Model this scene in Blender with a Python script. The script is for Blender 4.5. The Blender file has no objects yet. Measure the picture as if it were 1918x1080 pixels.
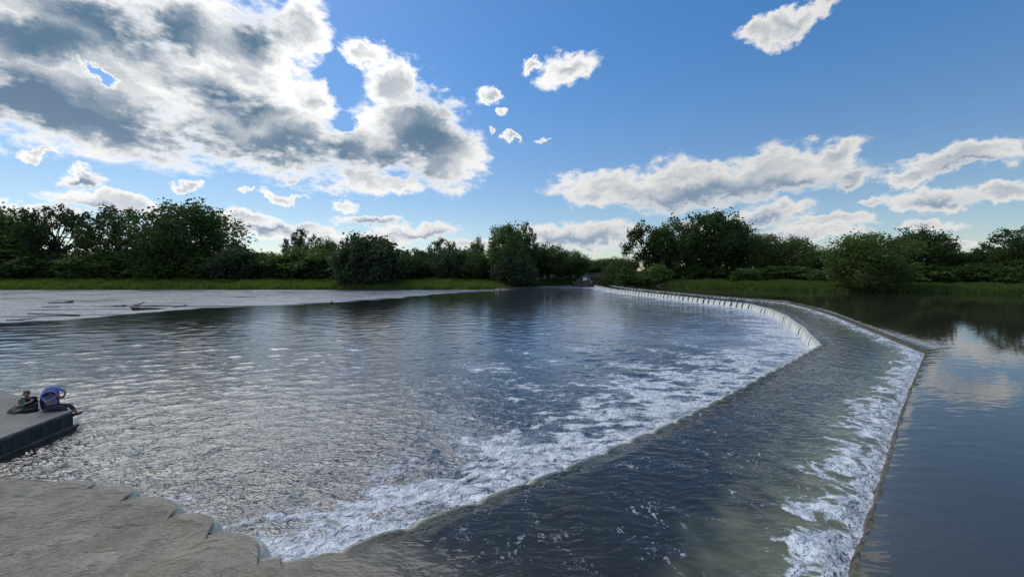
import bpy, bmesh, math, random
import numpy as np
from mathutils import Vector, Matrix, Euler

S = bpy.context.scene
COL = S.collection
R = math.radians

# ------------------------------------------------------------------ camera
cam = bpy.data.cameras.new('camera')
cam.lens = 13.89
cam.sensor_width = 36
cam.clip_start = 0.1
cam.clip_end = 6000
camo = bpy.data.objects.new('camera', cam)
COL.objects.link(camo)
camo.location = (0, 0, 5.0)
camo.rotation_euler = (R(90 - 2.32), 0, 0)
S.camera = camo

# ------------------------------------------------------------------ light
SUN_AZ, SUN_EL = -46.0, 54.0          # degrees, azimuth from +Y towards +X
S.view_settings.view_transform = 'Standard'
S.view_settings.look = 'None'
S.view_settings.exposure = 0.12
S.view_settings.gamma = 1.0
S.view_settings.use_curve_mapping = False
sun = bpy.data.lights.new('sun', 'SUN')
sun.energy = 1.5          # the sun stands behind the big cloud: weak and soft
sun.angle = R(50)
sun.color = (1.0, 0.96, 0.91)
suno = bpy.data.objects.new('sun', sun)
COL.objects.link(suno)
SUN_DIR = Vector((math.sin(R(SUN_AZ)) * math.cos(R(SUN_EL)), math.cos(R(SUN_AZ)) * math.cos(R(SUN_EL)), math.sin(R(SUN_EL))))
suno.rotation_euler = SUN_DIR.to_track_quat('Z', 'Y').to_euler()

# clouds: (azimuth, elevation, half width, half height, tilt) in degrees on the sky
CLOUDS = [
    (-47.6, 20.9, 11.91, 7.49, 11.0),
    (-35.5, 23.3, 8.4, 7.71, -10.0),
    (-31.4, 16.1, 10.75, 4.84, 1.0),
    (-47.1, 14.9, 8.75, 4.21, -1.0),
    (-27.7, 27.7, 2.75, 4.11, -31.0),
    (-19.6, 26.6, 2.51, 1.91, -10.0),
    (-16.5, 23.9, 3.58, 3.42, -40.0),
    (-14.1, 19.2, 7.09, 5.51, 5.0),
    (-10.1, 16.0, 5.97, 4.5, -7.0),
    (-18.8, 11.6, 6.68, 1.67, -0.0),
    (-19.7, 16.4, 5.2, 3.59, 6.0),
    (-26.1, 20.9, 2.33, 2.94, 10.0),
    (7.8, 26.5, 3.95, 1.86, 19.0),
    (2.6, 26.8, 1.48, 0.89, -1.0),
    (-3.1, 23.5, 1.81, 0.94, 15.0),
    (-1.4, 21.9, 0.92, 0.51, 1.0),
    (0.3, 18.6, 1.73, 0.61, -9.0),
    (4.3, 18.2, 0.87, 0.47, -1.0),
    (-2.7, 19.4, 0.57, 0.4, 1.0),
    (34.2, 27.2, 3.3, 1.41, 14.0),
    (31.3, 26.8, 2.04, 1.38, -5.0),
    (37.6, 27.7, 1.48, 1.25, 16.0),
    (12.9, 11.6, 7.79, 2.41, -3.0),
    (23.9, 11.4, 10.53, 3.36, -1.0),
    (33.3, 11.7, 8.75, 2.98, 4.0),
    (38.7, 12.6, 3.53, 1.74, 9.0),
    (40.6, 10.3, 2.59, 1.13, -2.0),
    (48.3, 10.7, 4.6, 1.19, -0.0),
    (47.0, 7.5, 3.52, 1.24, -1.0),
    (51.3, 7.4, 2.67, 0.95, -1.0),
    (44.7, 9.7, 2.24, 1.07, 4.0),
    (32.3, 6.8, 5.7, 1.28, 0.0),
    (38.0, 5.4, 4.75, 0.84, -0.0),
    (42.4, 7.3, 1.17, 0.39, -7.0),
    (46.2, 5.0, 2.49, 0.53, -1.0),
    (35.0, 4.4, 7.74, 0.75, -3.0),
    (26.5, 5.8, 3.68, 1.02, -3.0),
    (-19.2, 7.1, 4.9, 0.64, 2.0),
    (-12.8, 5.8, 6.16, 1.11, 1.0),
    (-22.5, 8.6, 1.69, 0.76, 4.0),
    (-29.9, 9.4, 2.38, 0.52, 1.0),
    (-39.2, 10.0, 1.44, 0.46, 2.0),
    (-46.6, 8.6, 2.01, 0.83, 5.0),
    (-45.1, 7.0, 4.35, 1.07, -0.0),
    (-49.7, 10.6, 1.39, 0.43, 8.0),
    (-33.5, 9.5, 0.95, 0.31, 6.0),
    (-28.1, 11.2, 0.71, 0.45, 6.0),
    (-33.8, 6.7, 3.94, 0.95, 1.0),
    (-29.4, 5.2, 8.11, 1.2, 1.0),
    (9.2, 5.3, 8.87, 1.95, -1.0),
    (-21.9, 4.6, 10.46, 0.99, 2.0),
    (-6.1, 4.2, 5.3, 0.76, 0.0),
    (-50.3, 5.4, 4.69, 0.78, 2.0),
    (47.1, 3.1, 3.58, 0.42, -3.0),
    (-70, 34, 26, 14, 0),
    (-95, 20, 16, 7, 5),
    (-60, 58, 24, 14, 20),
    (-130, 30, 20, 10, 0),
    (-170, 18, 14, 5, 0),
    (165, 35, 12, 6, 0),
    (120, 22, 16, 6, 0),
    (75, 14, 12, 3, 0),
    (95, 32, 7, 3, 10),
    (60, 60, 6, 3, 0),
    (-85, 9, 14, 3, 0),
    (100, 8, 14, 3, 0),
    (140, 9, 16, 3, 0),
    (-140, 9, 16, 3, 0),
]
CLOUD_CORES = [
    (-45.6, 15.0, 7.41, 3.46, -2.0),
    (-28.0, 14.8, 9.38, 3.16, 1.0),
    (-49.1, 15.1, 5.59, 3.32, 2.0),
    (-37.2, 14.3, 6.96, 2.31, 1.0),
    (-41.3, 13.9, 4.96, 1.86, 2.0),
    (-23.0, 15.4, 3.76, 2.58, 6.0),
    (-43.8, 24.0, 9.23, 2.37, 7.0),
    (-49.8, 20.5, 4.27, 2.17, 16.0),
    (-35.6, 19.0, 6.76, 2.31, -11.0),
    (-12.0, 18.0, 5.52, 5.3, -58.0),
    (-14.2, 13.5, 5.21, 1.68, -2.0),
    (-16.3, 15.0, 4.09, 2.71, 4.0),
    (-50.3, 16.5, 3.8, 2.29, 5.0),
    (-32.3, 26.6, 2.71, 3.28, -5.0),
    (26.4, 9.7, 11.34, 1.74, 2.0),
    (35.9, 9.8, 4.9, 1.09, 3.0),
    (49.0, 9.8, 2.59, 0.49, -4.0),
    (47.0, 7.2, 2.48, 0.52, -3.0),
    (-46.6, 8.3, 1.31, 0.46, 9.0),
    (-46.3, 6.2, 2.92, 0.53, 2.0),
    (-19.2, 6.7, 4.09, 0.43, 2.0),
    (-12.8, 5.2, 5.09, 0.67, 1.0),
    (32.3, 6.2, 3.83, 0.58, -4.0),
    (9.2, 4.6, 7.43, 0.9, -1.0),
    (-32.8, 5.5, 5.97, 0.58, 4.0),
    (-70, 32, 20, 10, 0),
    (-60, 56, 18, 9, 20),
    (-130, 28, 14, 6, 0),
]
CLOUD_HOLES = [
    (-45.7, 19.0, 1.49, 0.65, -24.0),
    (-22.3, 19.0, 1.28, 0.92, -24.0),
]


class NT:
    """tiny node-tree helper"""
    def __init__(s, tree):
        s.t = tree; s.n = tree.nodes; s.l = tree.links
    def add(s, typ, **kw):
        nd = s.n.new(typ)
        for k, v in kw.items():
            setattr(nd, k, v)
        return nd
    def put(s, nd, i, v):
        if isinstance(v, bpy.types.NodeSocket):
            s.l.new(v, nd.inputs[i])
        else:
            nd.inputs[i].default_value = v
    def math(s, op, a, b=0.0, c=0.0, clamp=False):
        nd = s.add('ShaderNodeMath', operation=op, use_clamp=clamp)
        s.put(nd, 0, a); s.put(nd, 1, b); s.put(nd, 2, c)
        return nd.outputs[0]
    def vmath(s, op, a, b=(0, 0, 0), out=0):
        nd = s.add('ShaderNodeVectorMath', operation=op)
        s.put(nd, 0, a)
        if op == 'SCALE':
            s.put(nd, 3, b)
        else:
            s.put(nd, 1, b)
        return nd.outputs[out]
    def rng(s, v, a, b, c=0.0, d=1.0, smooth=True):
        nd = s.add('ShaderNodeMapRange', interpolation_type='SMOOTHSTEP' if smooth else 'LINEAR')
        s.put(nd, 0, v)
        for i, q in enumerate((a, b, c, d)):
            s.put(nd, i + 1, q)
        return nd.outputs[0]
    def mix(s, f, a, b):
        nd = s.add('ShaderNodeMix', data_type='RGBA')
        s.put(nd, 0, f)
        for i, q in ((6, a), (7, b)):
            if isinstance(q, tuple) and len(q) == 3:
                q = q + (1.0,)
            s.put(nd, i, q)
        return nd.outputs[2]
    def noise(s, vec, scale, detail=4.0, rough=0.5, lac=2.0, out=0, dist=0.0):
        nd = s.add('ShaderNodeTexNoise')
        if vec is not None:
            s.l.new(vec, nd.inputs['Vector'])
        nd.inputs['Scale'].default_value = scale
        nd.inputs['Detail'].default_value = detail
        nd.inputs['Roughness'].default_value = rough
        nd.inputs['Lacunarity'].default_value = lac
        nd.inputs['Distortion'].default_value = dist
        return nd.outputs[out]
    def voro(s, vec, scale, feature='F1', rnd=1.0):
        nd = s.add('ShaderNodeTexVoronoi', feature=feature)
        s.l.new(vec, nd.inputs['Vector'])
        nd.inputs['Scale'].default_value = scale
        nd.inputs['Randomness'].default_value = rnd
        return nd.outputs['Distance']
    def scale(s, vec, xyz, rotz=0.0):
        nd = s.add('ShaderNodeMapping')
        s.l.new(vec, nd.inputs[0])
        nd.inputs['Rotation'].default_value = (0, 0, rotz)
        nd.inputs['Scale'].default_value = xyz
        return nd.outputs[0]
    def attr(s, name, out='Fac'):
        return s.add('ShaderNodeAttribute', attribute_name=name).outputs[out]

def build_world():
    w = bpy.data.worlds.new('World')
    S.world = w
    w.use_nodes = True
    T = NT(w.node_tree)
    T.n.clear()
    sky = T.add('ShaderNodeTexSky', sky_type='NISHITA')
    sky.sun_disc = False
    sky.sun_elevation = R(SUN_EL)
    sky.sun_rotation = R(SUN_AZ)
    sky.altitude = 200
    sky.air_density = 1.0
    sky.dust_density = 0.35
    sky.ozone_density = 2.0
    d = T.add('ShaderNodeTexCoord').outputs['Generated']
    # ragged edges: bend the direction a little before looking up the cloud masses
    sz = T.add('ShaderNodeSeparateXYZ')
    T.l.new(d, sz.inputs[0])
    n1 = T.noise(d, 11.0, 7.0, 0.66, out=1)
    dw = T.vmath('ADD', d, T.vmath('SCALE', T.vmath('SUBTRACT', n1, (0.5, 0.5, 0.5)), 0.10))
    sw = T.add('ShaderNodeSeparateXYZ')
    T.l.new(dw, sw.inputs[0])
    az = T.math('ARCTAN2', sw.outputs[0], sw.outputs[1])
    el = T.math('ARCSINE', sw.outputs[2])
    def triple(v):
        c = T.add('ShaderNodeCombineXYZ')
        for k in range(3):
            T.l.new(v, c.inputs[k])
        return c.outputs[0]
    AZ, EL = triple(az), triple(el)
    def madd(v, m, c):
        nd = T.add('ShaderNodeVectorMath', operation='MULTIPLY_ADD')
        T.put(nd, 0, v); T.put(nd, 1, m); T.put(nd, 2, c)
        return nd.outputs[0]
    def field(tab, A, B):
        """distance to the nearest cloud mass, three masses per vector: 0 in the middle, 1 at the rim"""
        tab = list(tab)
        while len(tab) % 3:
            tab.append(tab[-1])
        F = None
        for i in range(0, len(tab), 3):
            if i and i % 6 == 0:                   # keeps the node evaluation sequential
                A = madd(F, (1e-8,) * 3, A)
            rows = []
            for z, e, a, b, tl in tab[i:i + 3]:
                c, s_, k = math.cos(R(tl)), math.sin(R(tl)), math.cos(R(e))
                ua, ue = c * k / R(a), s_ / R(a)
                va, ve = -s_ * k / R(b), c / R(b)
                rows.append((ua, ue, -ua * R(z) - ue * R(e), va, ve, -va * R(z) - ve * R(e)))
            q = list(zip(*rows))
            u = madd(A, q[0], madd(B, q[1], q[2]))
            v = madd(A, q[3], madd(B, q[4], q[5]))
            r = madd(u, u, T.vmath('MULTIPLY', v, v))
            F = r if F is None else T.vmath('MINIMUM', F, r)
        sp = T.add('ShaderNodeSeparateXYZ')
        T.l.new(F, sp.inputs[0])
        m = T.math('SMOOTH_MIN', T.math('SMOOTH_MIN', sp.outputs[0], sp.outputs[1], 0.2), sp.outputs[2], 0.2)
        return T.math('SQRT', T.math('MAXIMUM', m, 0.0))
    dflat = T.scale(d, (1.0, 1.0, 2.2))
    fb = T.noise(dflat, 10.0, 8.0, 0.62)
    fine = T.noise(dflat, 36.0, 4.0, 0.55)
    cb = T.add('ShaderNodeCombineXYZ')
    T.l.new(az, cb.inputs[0]); T.l.new(el, cb.inputs[1])
    bill = T.noise(T.scale(cb.outputs[0], (1.0, 2.4, 1.0), R(22)), 8.0, 7.0, 0.60)
    # forward scattering: brighter towards the sun
    dp = T.vmath('DOT_PRODUCT', d, tuple(SUN_DIR), out=1)
    glow = T.rng(dp, 0.3, 0.97, 0.74, 1.12)
    lit = T.vmath('SCALE', (8.6, 8.5, 8.3), glow)
    dark = T.mix(T.rng(sz.outputs[2], 0.0, 0.35), (2.6, 3.3, 4.3), (1.0, 1.72, 2.55))
    # clear sky: a little deeper than the raw model, as the camera saw it
    hs = T.add('ShaderNodeHueSaturation')
    T.l.new(T.rng(sz.outputs[2], 0.0, 0.5, 1.08, 1.30), hs.inputs['Saturation'])
    T.l.new(T.rng(sz.outputs[2], 0.05, 0.5, 0.86, 1.10), hs.inputs['Value'])
    T.l.new(sky.outputs[0], hs.inputs['Color'])
    nz = T.math('ADD', T.math('MULTIPLY', T.math('SUBTRACT', fb, 0.5), 1.3), T.math('MULTIPLY', T.math('SUBTRACT', fine, 0.5), 0.8))
    F = field(CLOUDS, AZ, EL)
    D = T.math('ADD', T.math('SUBTRACT', 1.13, F), nz)
    A2 = madd(triple(F), (1e-8,) * 3, AZ)
    D = T.math('SUBTRACT', D, T.rng(field(CLOUD_HOLES, A2, EL), 1.25, 0.3, 0.0, 1.0))
    alpha = T.rng(D, -0.06, 0.46)
    A3 = madd(triple(alpha), (1e-8,) * 3, AZ)
    K = T.math('SUBTRACT', 1.30, field(CLOUD_CORES, A3, EL))
    K = T.math('ADD', K, T.math('MULTIPLY', T.math('SUBTRACT', bill, 0.5), 1.6))
    thick = T.math('MULTIPLY', T.rng(D, 0.25, 1.0, 0.0, 0.62), T.rng(bill, 0.30, 0.60, 0.25, 1.0))
    thick = T.math('MAXIMUM', thick, T.math('MULTIPLY', T.rng(K, -0.45, 1.05), T.rng(D, 0.10, 0.75)))
    bg = T.add('ShaderNodeBackground')
    T.l.new(T.mix(alpha, hs.outputs[0], T.mix(thick, lit, dark)), bg.inputs[0])
    bg.inputs[1].default_value = 0.113
    out = T.add('ShaderNodeOutputWorld')
    T.l.new(bg.outputs[0], out.inputs[0])
    w.cycles.sampling_method = 'NONE'
build_world()
S.cycles.max_bounces = 6
S.cycles.diffuse_bounces = 3
S.cycles.glossy_bounces = 3
S.cycles.transmission_bounces = 4
S.cycles.sample_clamp_indirect = 6.0
S.cycles.use_denoising = True

# ------------------------------------------------------------------ helpers
rng = np.random.default_rng(7)

def tag(o, label=None, cat=None, group=None, kind=None):
    if label: o['label'] = label
    if cat: o['category'] = cat
    if group: o['group'] = group
    if kind: o['kind'] = kind
    return o

def np_mesh(name, verts, faces, mat=None, smooth=True, attrs=None, mats=None, midx=None):
    """faces: an (n, k) array, all of one size, or a list of lists"""
    me = bpy.data.meshes.new(name)
    verts = np.asarray(verts, dtype=np.float32)
    if isinstance(faces, np.ndarray):
        n, k = faces.shape
        me.vertices.add(len(verts)); me.vertices.foreach_set('co', verts.ravel())
        me.loops.add(n * k); me.loops.foreach_set('vertex_index', faces.astype(np.int32).ravel())
        me.polygons.add(n)
        me.polygons.foreach_set('loop_start', np.arange(0, n * k, k, dtype=np.int32))
        me.polygons.foreach_set('loop_total', np.full(n, k, dtype=np.int32))
        me.update(calc_edges=True)
    else:
        me.from_pydata([tuple(v) for v in verts], [], faces)
    for m in ([mat] if mat else []) + (mats or []):
        me.materials.append(m)
    if midx is not None:
        me.polygons.foreach_set('material_index', np.asarray(midx, dtype=np.int32))
    me.polygons.foreach_set('use_smooth', np.full(len(me.polygons), smooth))
    for k, v in (attrs or {}).items():
        a = me.attributes.new(k, 'FLOAT', 'POINT')
        a.data.foreach_set('value', np.asarray(v, dtype=np.float32).ravel())
    me.validate()
    return me

def link(name, me, parent=None, loc=None):
    o = bpy.data.objects.new(name, me)
    COL.objects.link(o)
    if parent is not None: o.parent = parent
    if loc is not None: o.location = loc
    return o

def empty(name, loc=(0, 0, 0), rz=0.0):
    o = bpy.data.objects.new(name, None)
    o.empty_display_size = 0.3
    COL.objects.link(o)
    o.location = loc
    o.rotation_euler = (0, 0, rz)
    return o

def grid_faces(nr, nc):
    i = np.arange((nr - 1) * (nc - 1)); r = i // (nc - 1); c = i % (nc - 1)
    a = r * nc + c
    return np.stack([a, a + 1, a + nc + 1, a + nc], 1)

_P = np.random.default_rng(3).permutation(512)
_G = np.random.default_rng(4).normal(size=(512, 2)); _G /= np.linalg.norm(_G, axis=1)[:, None]
def pnoise(x, y):
    xi = np.floor(x).astype(int); yi = np.floor(y).astype(int)
    xf = x - xi; yf = y - yi
    u = xf * xf * xf * (xf * (xf * 6 - 15) + 10); v = yf * yf * yf * (yf * (yf * 6 - 15) + 10)
    def g(ix, iy, fx, fy):
        h = _P[(_P[ix & 511] + iy) & 511]
        return _G[h, 0] * fx + _G[h, 1] * fy
    a = g(xi, yi, xf, yf); b = g(xi + 1, yi, xf - 1, yf)
    c = g(xi, yi + 1, xf, yf - 1); d = g(xi + 1, yi + 1, xf - 1, yf - 1)
    return ((a + (b - a) * u) + ((c + (d - c) * u) - (a + (b - a) * u)) * v) * 1.4
def fbm(x, y, o=4, r=0.5):
    t = 0; a = 1; n = 0
    for k in range(o):
        t = t + a * pnoise(x * 2 ** k + 17.3 * k, y * 2 ** k - 9.1 * k); n += a; a *= r
    return t / n
def sstep(a, b, x):
    t = np.clip((x - a) / (b - a), 0, 1)
    return t * t * (3 - 2 * t)

# ------------------------------------------------------------------ materials
MATS = {}
def mat(name):
    m = bpy.data.materials.new(name)
    m.use_nodes = True
    T = NT(m.node_tree)
    T.n.clear()
    out = T.add('ShaderNodeOutputMaterial')
    b = T.add('ShaderNodeBsdfPrincipled')
    T.l.new(b.outputs[0], out.inputs[0])
    MATS[name] = m
    return m, T, b, out

def bump(T, b, h, strength, dist, nrm=None):
    nd = T.add('ShaderNodeBump')
    T.put(nd, 'Strength', strength); T.put(nd, 'Distance', dist)
    T.l.new(h, nd.inputs['Height'])
    if nrm is not None: T.l.new(nrm, nd.inputs['Normal'])
    if b is not None: T.l.new(nd.outputs[0], b.inputs['Normal'])
    return nd.outputs[0]

def pos(T):
    return T.add('ShaderNodeNewGeometry').outputs['Position']

def plain(name, c1, c2, scale, rough=0.8, bumpd=0.0, bscale=None, spec=0.3, detail=6, stretch=(1, 1, 1)):
    m, T, b, out = mat(name)
    co = T.add('ShaderNodeTexCoord').outputs['Object']
    co = T.scale(co, stretch)
    n = T.noise(co, scale, detail, 0.6)
    T.l.new(T.mix(T.rng(n, 0.3, 0.7), c1, c2), b.inputs['Base Color'])
    b.inputs['Roughness'].default_value = rough
    b.inputs['Specular IOR Level'].default_value = spec
    if bumpd:
        bump(T, b, T.noise(co, bscale or scale * 3, 6, 0.65), 1.0, bumpd)
    return m

def water_material(name, deep, milky, ripple=1.0, lace=1.0, r0=0.04, small=5.0, fleck=0.0, sand=None, ior=1.333, spec=0.5, coat=0.0):
    """turbid water: dark body, bump ripples, foam where the 'foam' attribute is high"""
    m, T, b, out = mat(name)
    P = pos(T)
    flat = T.vmath('MULTIPLY', P, (1, 1, 0))
    foam = T.attr('foam'); aer_sheen = T.attr('aer_sheen'); rip = T.attr('rip'); rgh = T.attr('rgh')
    # ripples
    w = T.noise(flat, 0.8, 1, 0.5, out=1)
    wf = T.vmath('ADD', flat, T.vmath('SCALE', T.vmath('SUBTRACT', w, (0.5, 0.5, 0.5)), 0.6))
    st = T.scale(wf, (0.55, 1.5, 1), R(-16))
    hh = T.noise(st, small, 2.0, 0.5)
    # foam pattern: warped cells and streaks
    cellp = T.vmath('ADD', flat, T.vmath('SCALE', T.vmath('SUBTRACT', T.noise(flat, 1.6, 4, 0.6, out=1), (0.5, 0.5, 0.5)), 1.1))
    ce = T.voro(cellp, 2.6, 'DISTANCE_TO_EDGE')
    net = T.rng(ce, 0.0, 0.22, 1.0, 0.0)
    ce2 = T.voro(cellp, 7.5, 'DISTANCE_TO_EDGE')
    net2 = T.rng(ce2, 0.0, 0.24, 1.0, 0.0)
    cloud = T.noise(cellp, 3.4, 3, 0.55)
    lev = T.math('ADD', foam, T.math('MULTIPLY', T.math('SUBTRACT', cloud, 0.5), 0.55))
    lev = T.math('ADD', lev, T.math('MULTIPLY', T.math('SUBTRACT', net2, 0.35), 0.16 * lace))
    fm = T.rng(lev, 0.36, 0.66)
    fm = T.math('MULTIPLY', fm, T.rng(foam, 0.02, 0.12))
    scum_sheen = T.rng(T.math('ADD', T.math('MULTIPLY', cloud, 0.75), T.math('ADD', T.math('MULTIPLY', net2, 0.22), T.math('MULTIPLY', T.attr('scum_sheen'), 0.85))), 0.78, 1.12)
    scum_sheen = T.math('MULTIPLY', scum_sheen, T.math('MULTIPLY', T.rng(T.attr('scum_sheen'), 0.0, 0.25), 0.5))
    fm = T.math('MAXIMUM', fm, scum_sheen)
    if fleck:
        fn = T.noise(flat, 1.1, 4, 0.6)
        bits = T.voro(cellp, 9.5, 'F1')
        chain = T.rng(T.voro(cellp, 0.85, 'DISTANCE_TO_EDGE'), 0.0, 0.075, 1.0, 0.0)
        bm = T.math('MULTIPLY', T.rng(bits, 0.42, 0.20), T.math('MULTIPLY', chain, T.rng(fn, 0.42, 0.58)))
        fm = T.math('MAXIMUM', fm, T.math('MULTIPLY', bm, T.math('MULTIPLY', T.attr('fleck'), fleck)))
    c = T.mix(aer_sheen, deep, milky)
    if sand:
        c = T.mix(T.attr('sand'), c, sand)
    fcol = T.mix(T.math('MULTIPLY', T.rng(cloud, 0.32, 0.66), T.rng(foam, 0.25, 0.85, 0.35, 1.0)), (0.40, 0.44, 0.47), (0.84, 0.87, 0.88))
    T.l.new(T.mix(fm, c, fcol), b.inputs['Base Color'])
    T.put(b, 'Roughness', T.math('ADD', T.math('ADD', r0, T.math('MULTIPLY', fm, 0.55)), rgh))
    b.inputs['IOR'].default_value = ior
    b.inputs['Specular IOR Level'].default_value = spec
    if coat:
        b.inputs['Coat Weight'].default_value = coat
        b.inputs['Coat Roughness'].default_value = 0.03
        b.inputs['Coat IOR'].default_value = 1.45
    if sand:
        hh = T.math('ADD', hh, T.math('MULTIPLY', T.noise(T.scale(wf, (0.5, 1.5, 1), R(-35)), 11.0, 4, 0.62), T.math('MULTIPLY', T.attr('sand'), 1.1)))
    soft = T.math('SUBTRACT', 1.0, T.math('MULTIPLY', T.attr('sand'), 0.6)) if sand else 1.0
    n = bump(T, None, hh, T.math('MULTIPLY', T.math('MULTIPLY', rip, ripple), soft), 0.08)
    bump(T, b, T.noise(cellp, 4.0, 2, 0.5), T.math('MULTIPLY', fm, 0.9), 0.22, n)
    if coat:
        T.l.new(bump(T, None, hh, T.math('MULTIPLY', rip, ripple * (0.9 if sand else 1.0)), 0.08), b.inputs['Coat Normal'])
        cw = T.math('MULTIPLY', T.math('SUBTRACT', 1.0, fm), coat)
        if sand:
            cw = T.math('MULTIPLY', cw, T.attr('sand'))
        T.put(b, 'Coat Weight', cw)
    return m

def leaf_material(name, c1, c2, trans=0.25):
    m, T, b, out = mat(name)
    oi = T.add('ShaderNodeObjectInfo')
    n = T.noise(pos(T), 0.35, 3, 0.6)
    n2 = T.noise(pos(T), 2.5, 2, 0.6)
    f = T.math('ADD', T.math('MULTIPLY', n, 0.75), T.math('MULTIPLY', n2, 0.4))
    f = T.math('ADD', f, T.math('MULTIPLY', T.math('SUBTRACT', oi.outputs['Random'], 0.5), 0.35))
    c = T.mix(T.rng(f, 0.3, 0.8), c1, c2)
    T.l.new(c, b.inputs['Base Color'])
    b.inputs['Roughness'].default_value = 0.55
    b.inputs['Specular IOR Level'].default_value = 0.25
    tr = T.add('ShaderNodeBsdfTranslucent')
    T.l.new(T.vmath('MULTIPLY', c, (1.3, 1.5, 0.6)), tr.inputs[0])
    mx = T.add('ShaderNodeMixShader')
    mx.inputs[0].default_value = trans
    T.l.new(b.outputs[0], mx.inputs[1]); T.l.new(tr.outputs[0], mx.inputs[2])
    T.l.new(mx.outputs[0], out.inputs[0])
    return m

M_RIVER = water_material('river_water', (0.022, 0.028, 0.030), (0.23, 0.285, 0.36), 1.0, r0=0.015, small=7.0, ior=1.55, spec=0.9, coat=0.35)
M_APRON = water_material('apron_water', (0.030, 0.031, 0.024), (0.17, 0.18, 0.105), 1.0, fleck=1.0, sand=(0.175, 0.140, 0.095), ior=1.4, spec=0.5, coat=0.5)
M_POOL = water_material('pool_water', (0.036, 0.032, 0.023), (0.1, 0.1, 0.08), 0.05, r0=0.02, small=2.2, ior=1.5, spec=0.6)
M_CONC = plain('weathered_concrete', (0.16, 0.155, 0.14), (0.30, 0.29, 0.265), 1.3, 0.9, 0.012, 14)
M_WETCONC = plain('wet_algae_concrete', (0.025, 0.03, 0.022), (0.07, 0.075, 0.06), 2.0, 0.6, 0.02, 10)
M_BARK = plain('bark', (0.035, 0.028, 0.022), (0.09, 0.075, 0.06), 2.0, 0.9, 0.03, 6, stretch=(1, 1, 0.25))
M_DRIFT = plain('driftwood', (0.05, 0.045, 0.042), (0.14, 0.125, 0.11), 3.0, 0.85, 0.02, 9)

def fall_material():
    m, T, b, out = mat('falling_water')
    P = pos(T)
    st = T.scale(P, (6, 6, 0.8))
    n = T.noise(st, 1.6, 5, 0.6)
    zz = T.add('ShaderNodeSeparateXYZ'); T.l.new(P, zz.inputs[0])
    low = T.rng(zz.outputs[2], 0.78, 0.35)
    f = T.math('MULTIPLY', T.math('ADD', T.math('MULTIPLY', low, 0.75), 0.35), T.rng(n, 0.30, 0.62, 0.45, 1.0))
    T.l.new(T.mix(f, (0.36, 0.37, 0.29), (0.86, 0.86, 0.78)), b.inputs['Base Color'])
    b.inputs['Roughness'].default_value = 0.35
    b.inputs['IOR'].default_value = 1.333
    bump(T, b, n, 0.8, 0.05)
    return m
M_FALL = fall_material()

def crest_material():
    m, T, b, out = mat('crest_glide')
    P = pos(T)
    n = T.noise(T.scale(P, (5, 5, 1.2)), 2.0, 5, 0.6)
    T.l.new(T.mix(T.rng(n, 0.3, 0.7), (0.028, 0.024, 0.014), (0.15, 0.135, 0.085)), b.inputs['Base Color'])
    b.inputs['Roughness'].default_value = 0.15
    b.inputs['IOR'].default_value = 1.333
    bump(T, b, n, 0.9, 0.05)
    return m
M_CREST = crest_material()

def ground_material():
    m, T, b, out = mat('bank_soil_and_grass')
    P = pos(T)
    n = T.noise(P, 0.25, 6, 0.6)
    n2 = T.noise(P, 2.0, 5, 0.65)
    zz = T.add('ShaderNodeSeparateXYZ'); T.l.new(P, zz.inputs[0])
    soil = T.mix(T.rng(n2, 0.3, 0.7), (0.05, 0.04, 0.03), (0.12, 0.10, 0.075))
    grass = T.mix(T.rng(n, 0.3, 0.7), (0.045, 0.075, 0.018), (0.09, 0.115, 0.03))
    T.l.new(T.mix(T.rng(T.math('ADD', zz.outputs[2], T.math('MULTIPLY', n2, 0.4)), 0.35, 0.8), soil, grass), b.inputs['Base Color'])
    b.inputs['Roughness'].default_value = 0.95
    bump(T, b, n2, 1.0, 0.15)
    return m
M_GROUND = ground_material()

# ------------------------------------------------------------------ terrain
SHX = np.array([-900, -400, -145, -87, -33, -8, -3, 0.2, 15, 27, 30.5, 34, 39, 44, 48, 58, 62, 70, 78, 88, 120, 300, 900.])
SHY = np.array([113, 113, 112, 115, 112.5, 115, 117, 123, 135, 138, 138, 131, 122, 108, 95, 86, 78, 75, 71.5, 64, 54, 46, 40.])
def shore(x):
    return np.interp(x, SHX, SHY) + 0.9 * pnoise(x / 7.0, x * 0 + 3.3) + 0.7 * pnoise(x / 2.3, x * 0 + 8.3)
def ground_z(x, y):
    x = np.asarray(x, float); y = np.asarray(y, float)
    d = y - shore(x)
    right = sstep(26, 36, x)
    prof = np.interp(d, [-6, -1.0, 0.0, 0.8, 3, 10, 24, 40, 400], [-1.6, -0.9, -0.25, 0.55, 0.95, 1.7, 2.8, 3.0, 4.0])
    profr = np.interp(d, [-6, -1.0, 0.0, 0.8, 3, 10, 24, 40, 400], [-1.6, -0.9, 0.9, 1.55, 1.85, 2.2, 2.6, 2.9, 7.0])
    return prof * (1 - right) + profr * right + 0.18 * sstep(0.5, 4, d) * fbm(x / 6, y / 6, 3)

def warp_axis(lo, hi, a, b, fine, coarse, grow=1.06):
    """axis with even fine steps in [a, b] that widen outwards"""
    c = list(np.arange(a, b + fine * 0.5, fine))
    s = fine; x = c[-1]
    while x < hi:
        s = min(s * grow, coarse); x += s; c.append(x)
    s = fine; x = c[0]; f = []
    while x > lo:
        s = min(s * grow, coarse); x -= s; f.append(x)
    return np.array(f[::-1] + c)

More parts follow.
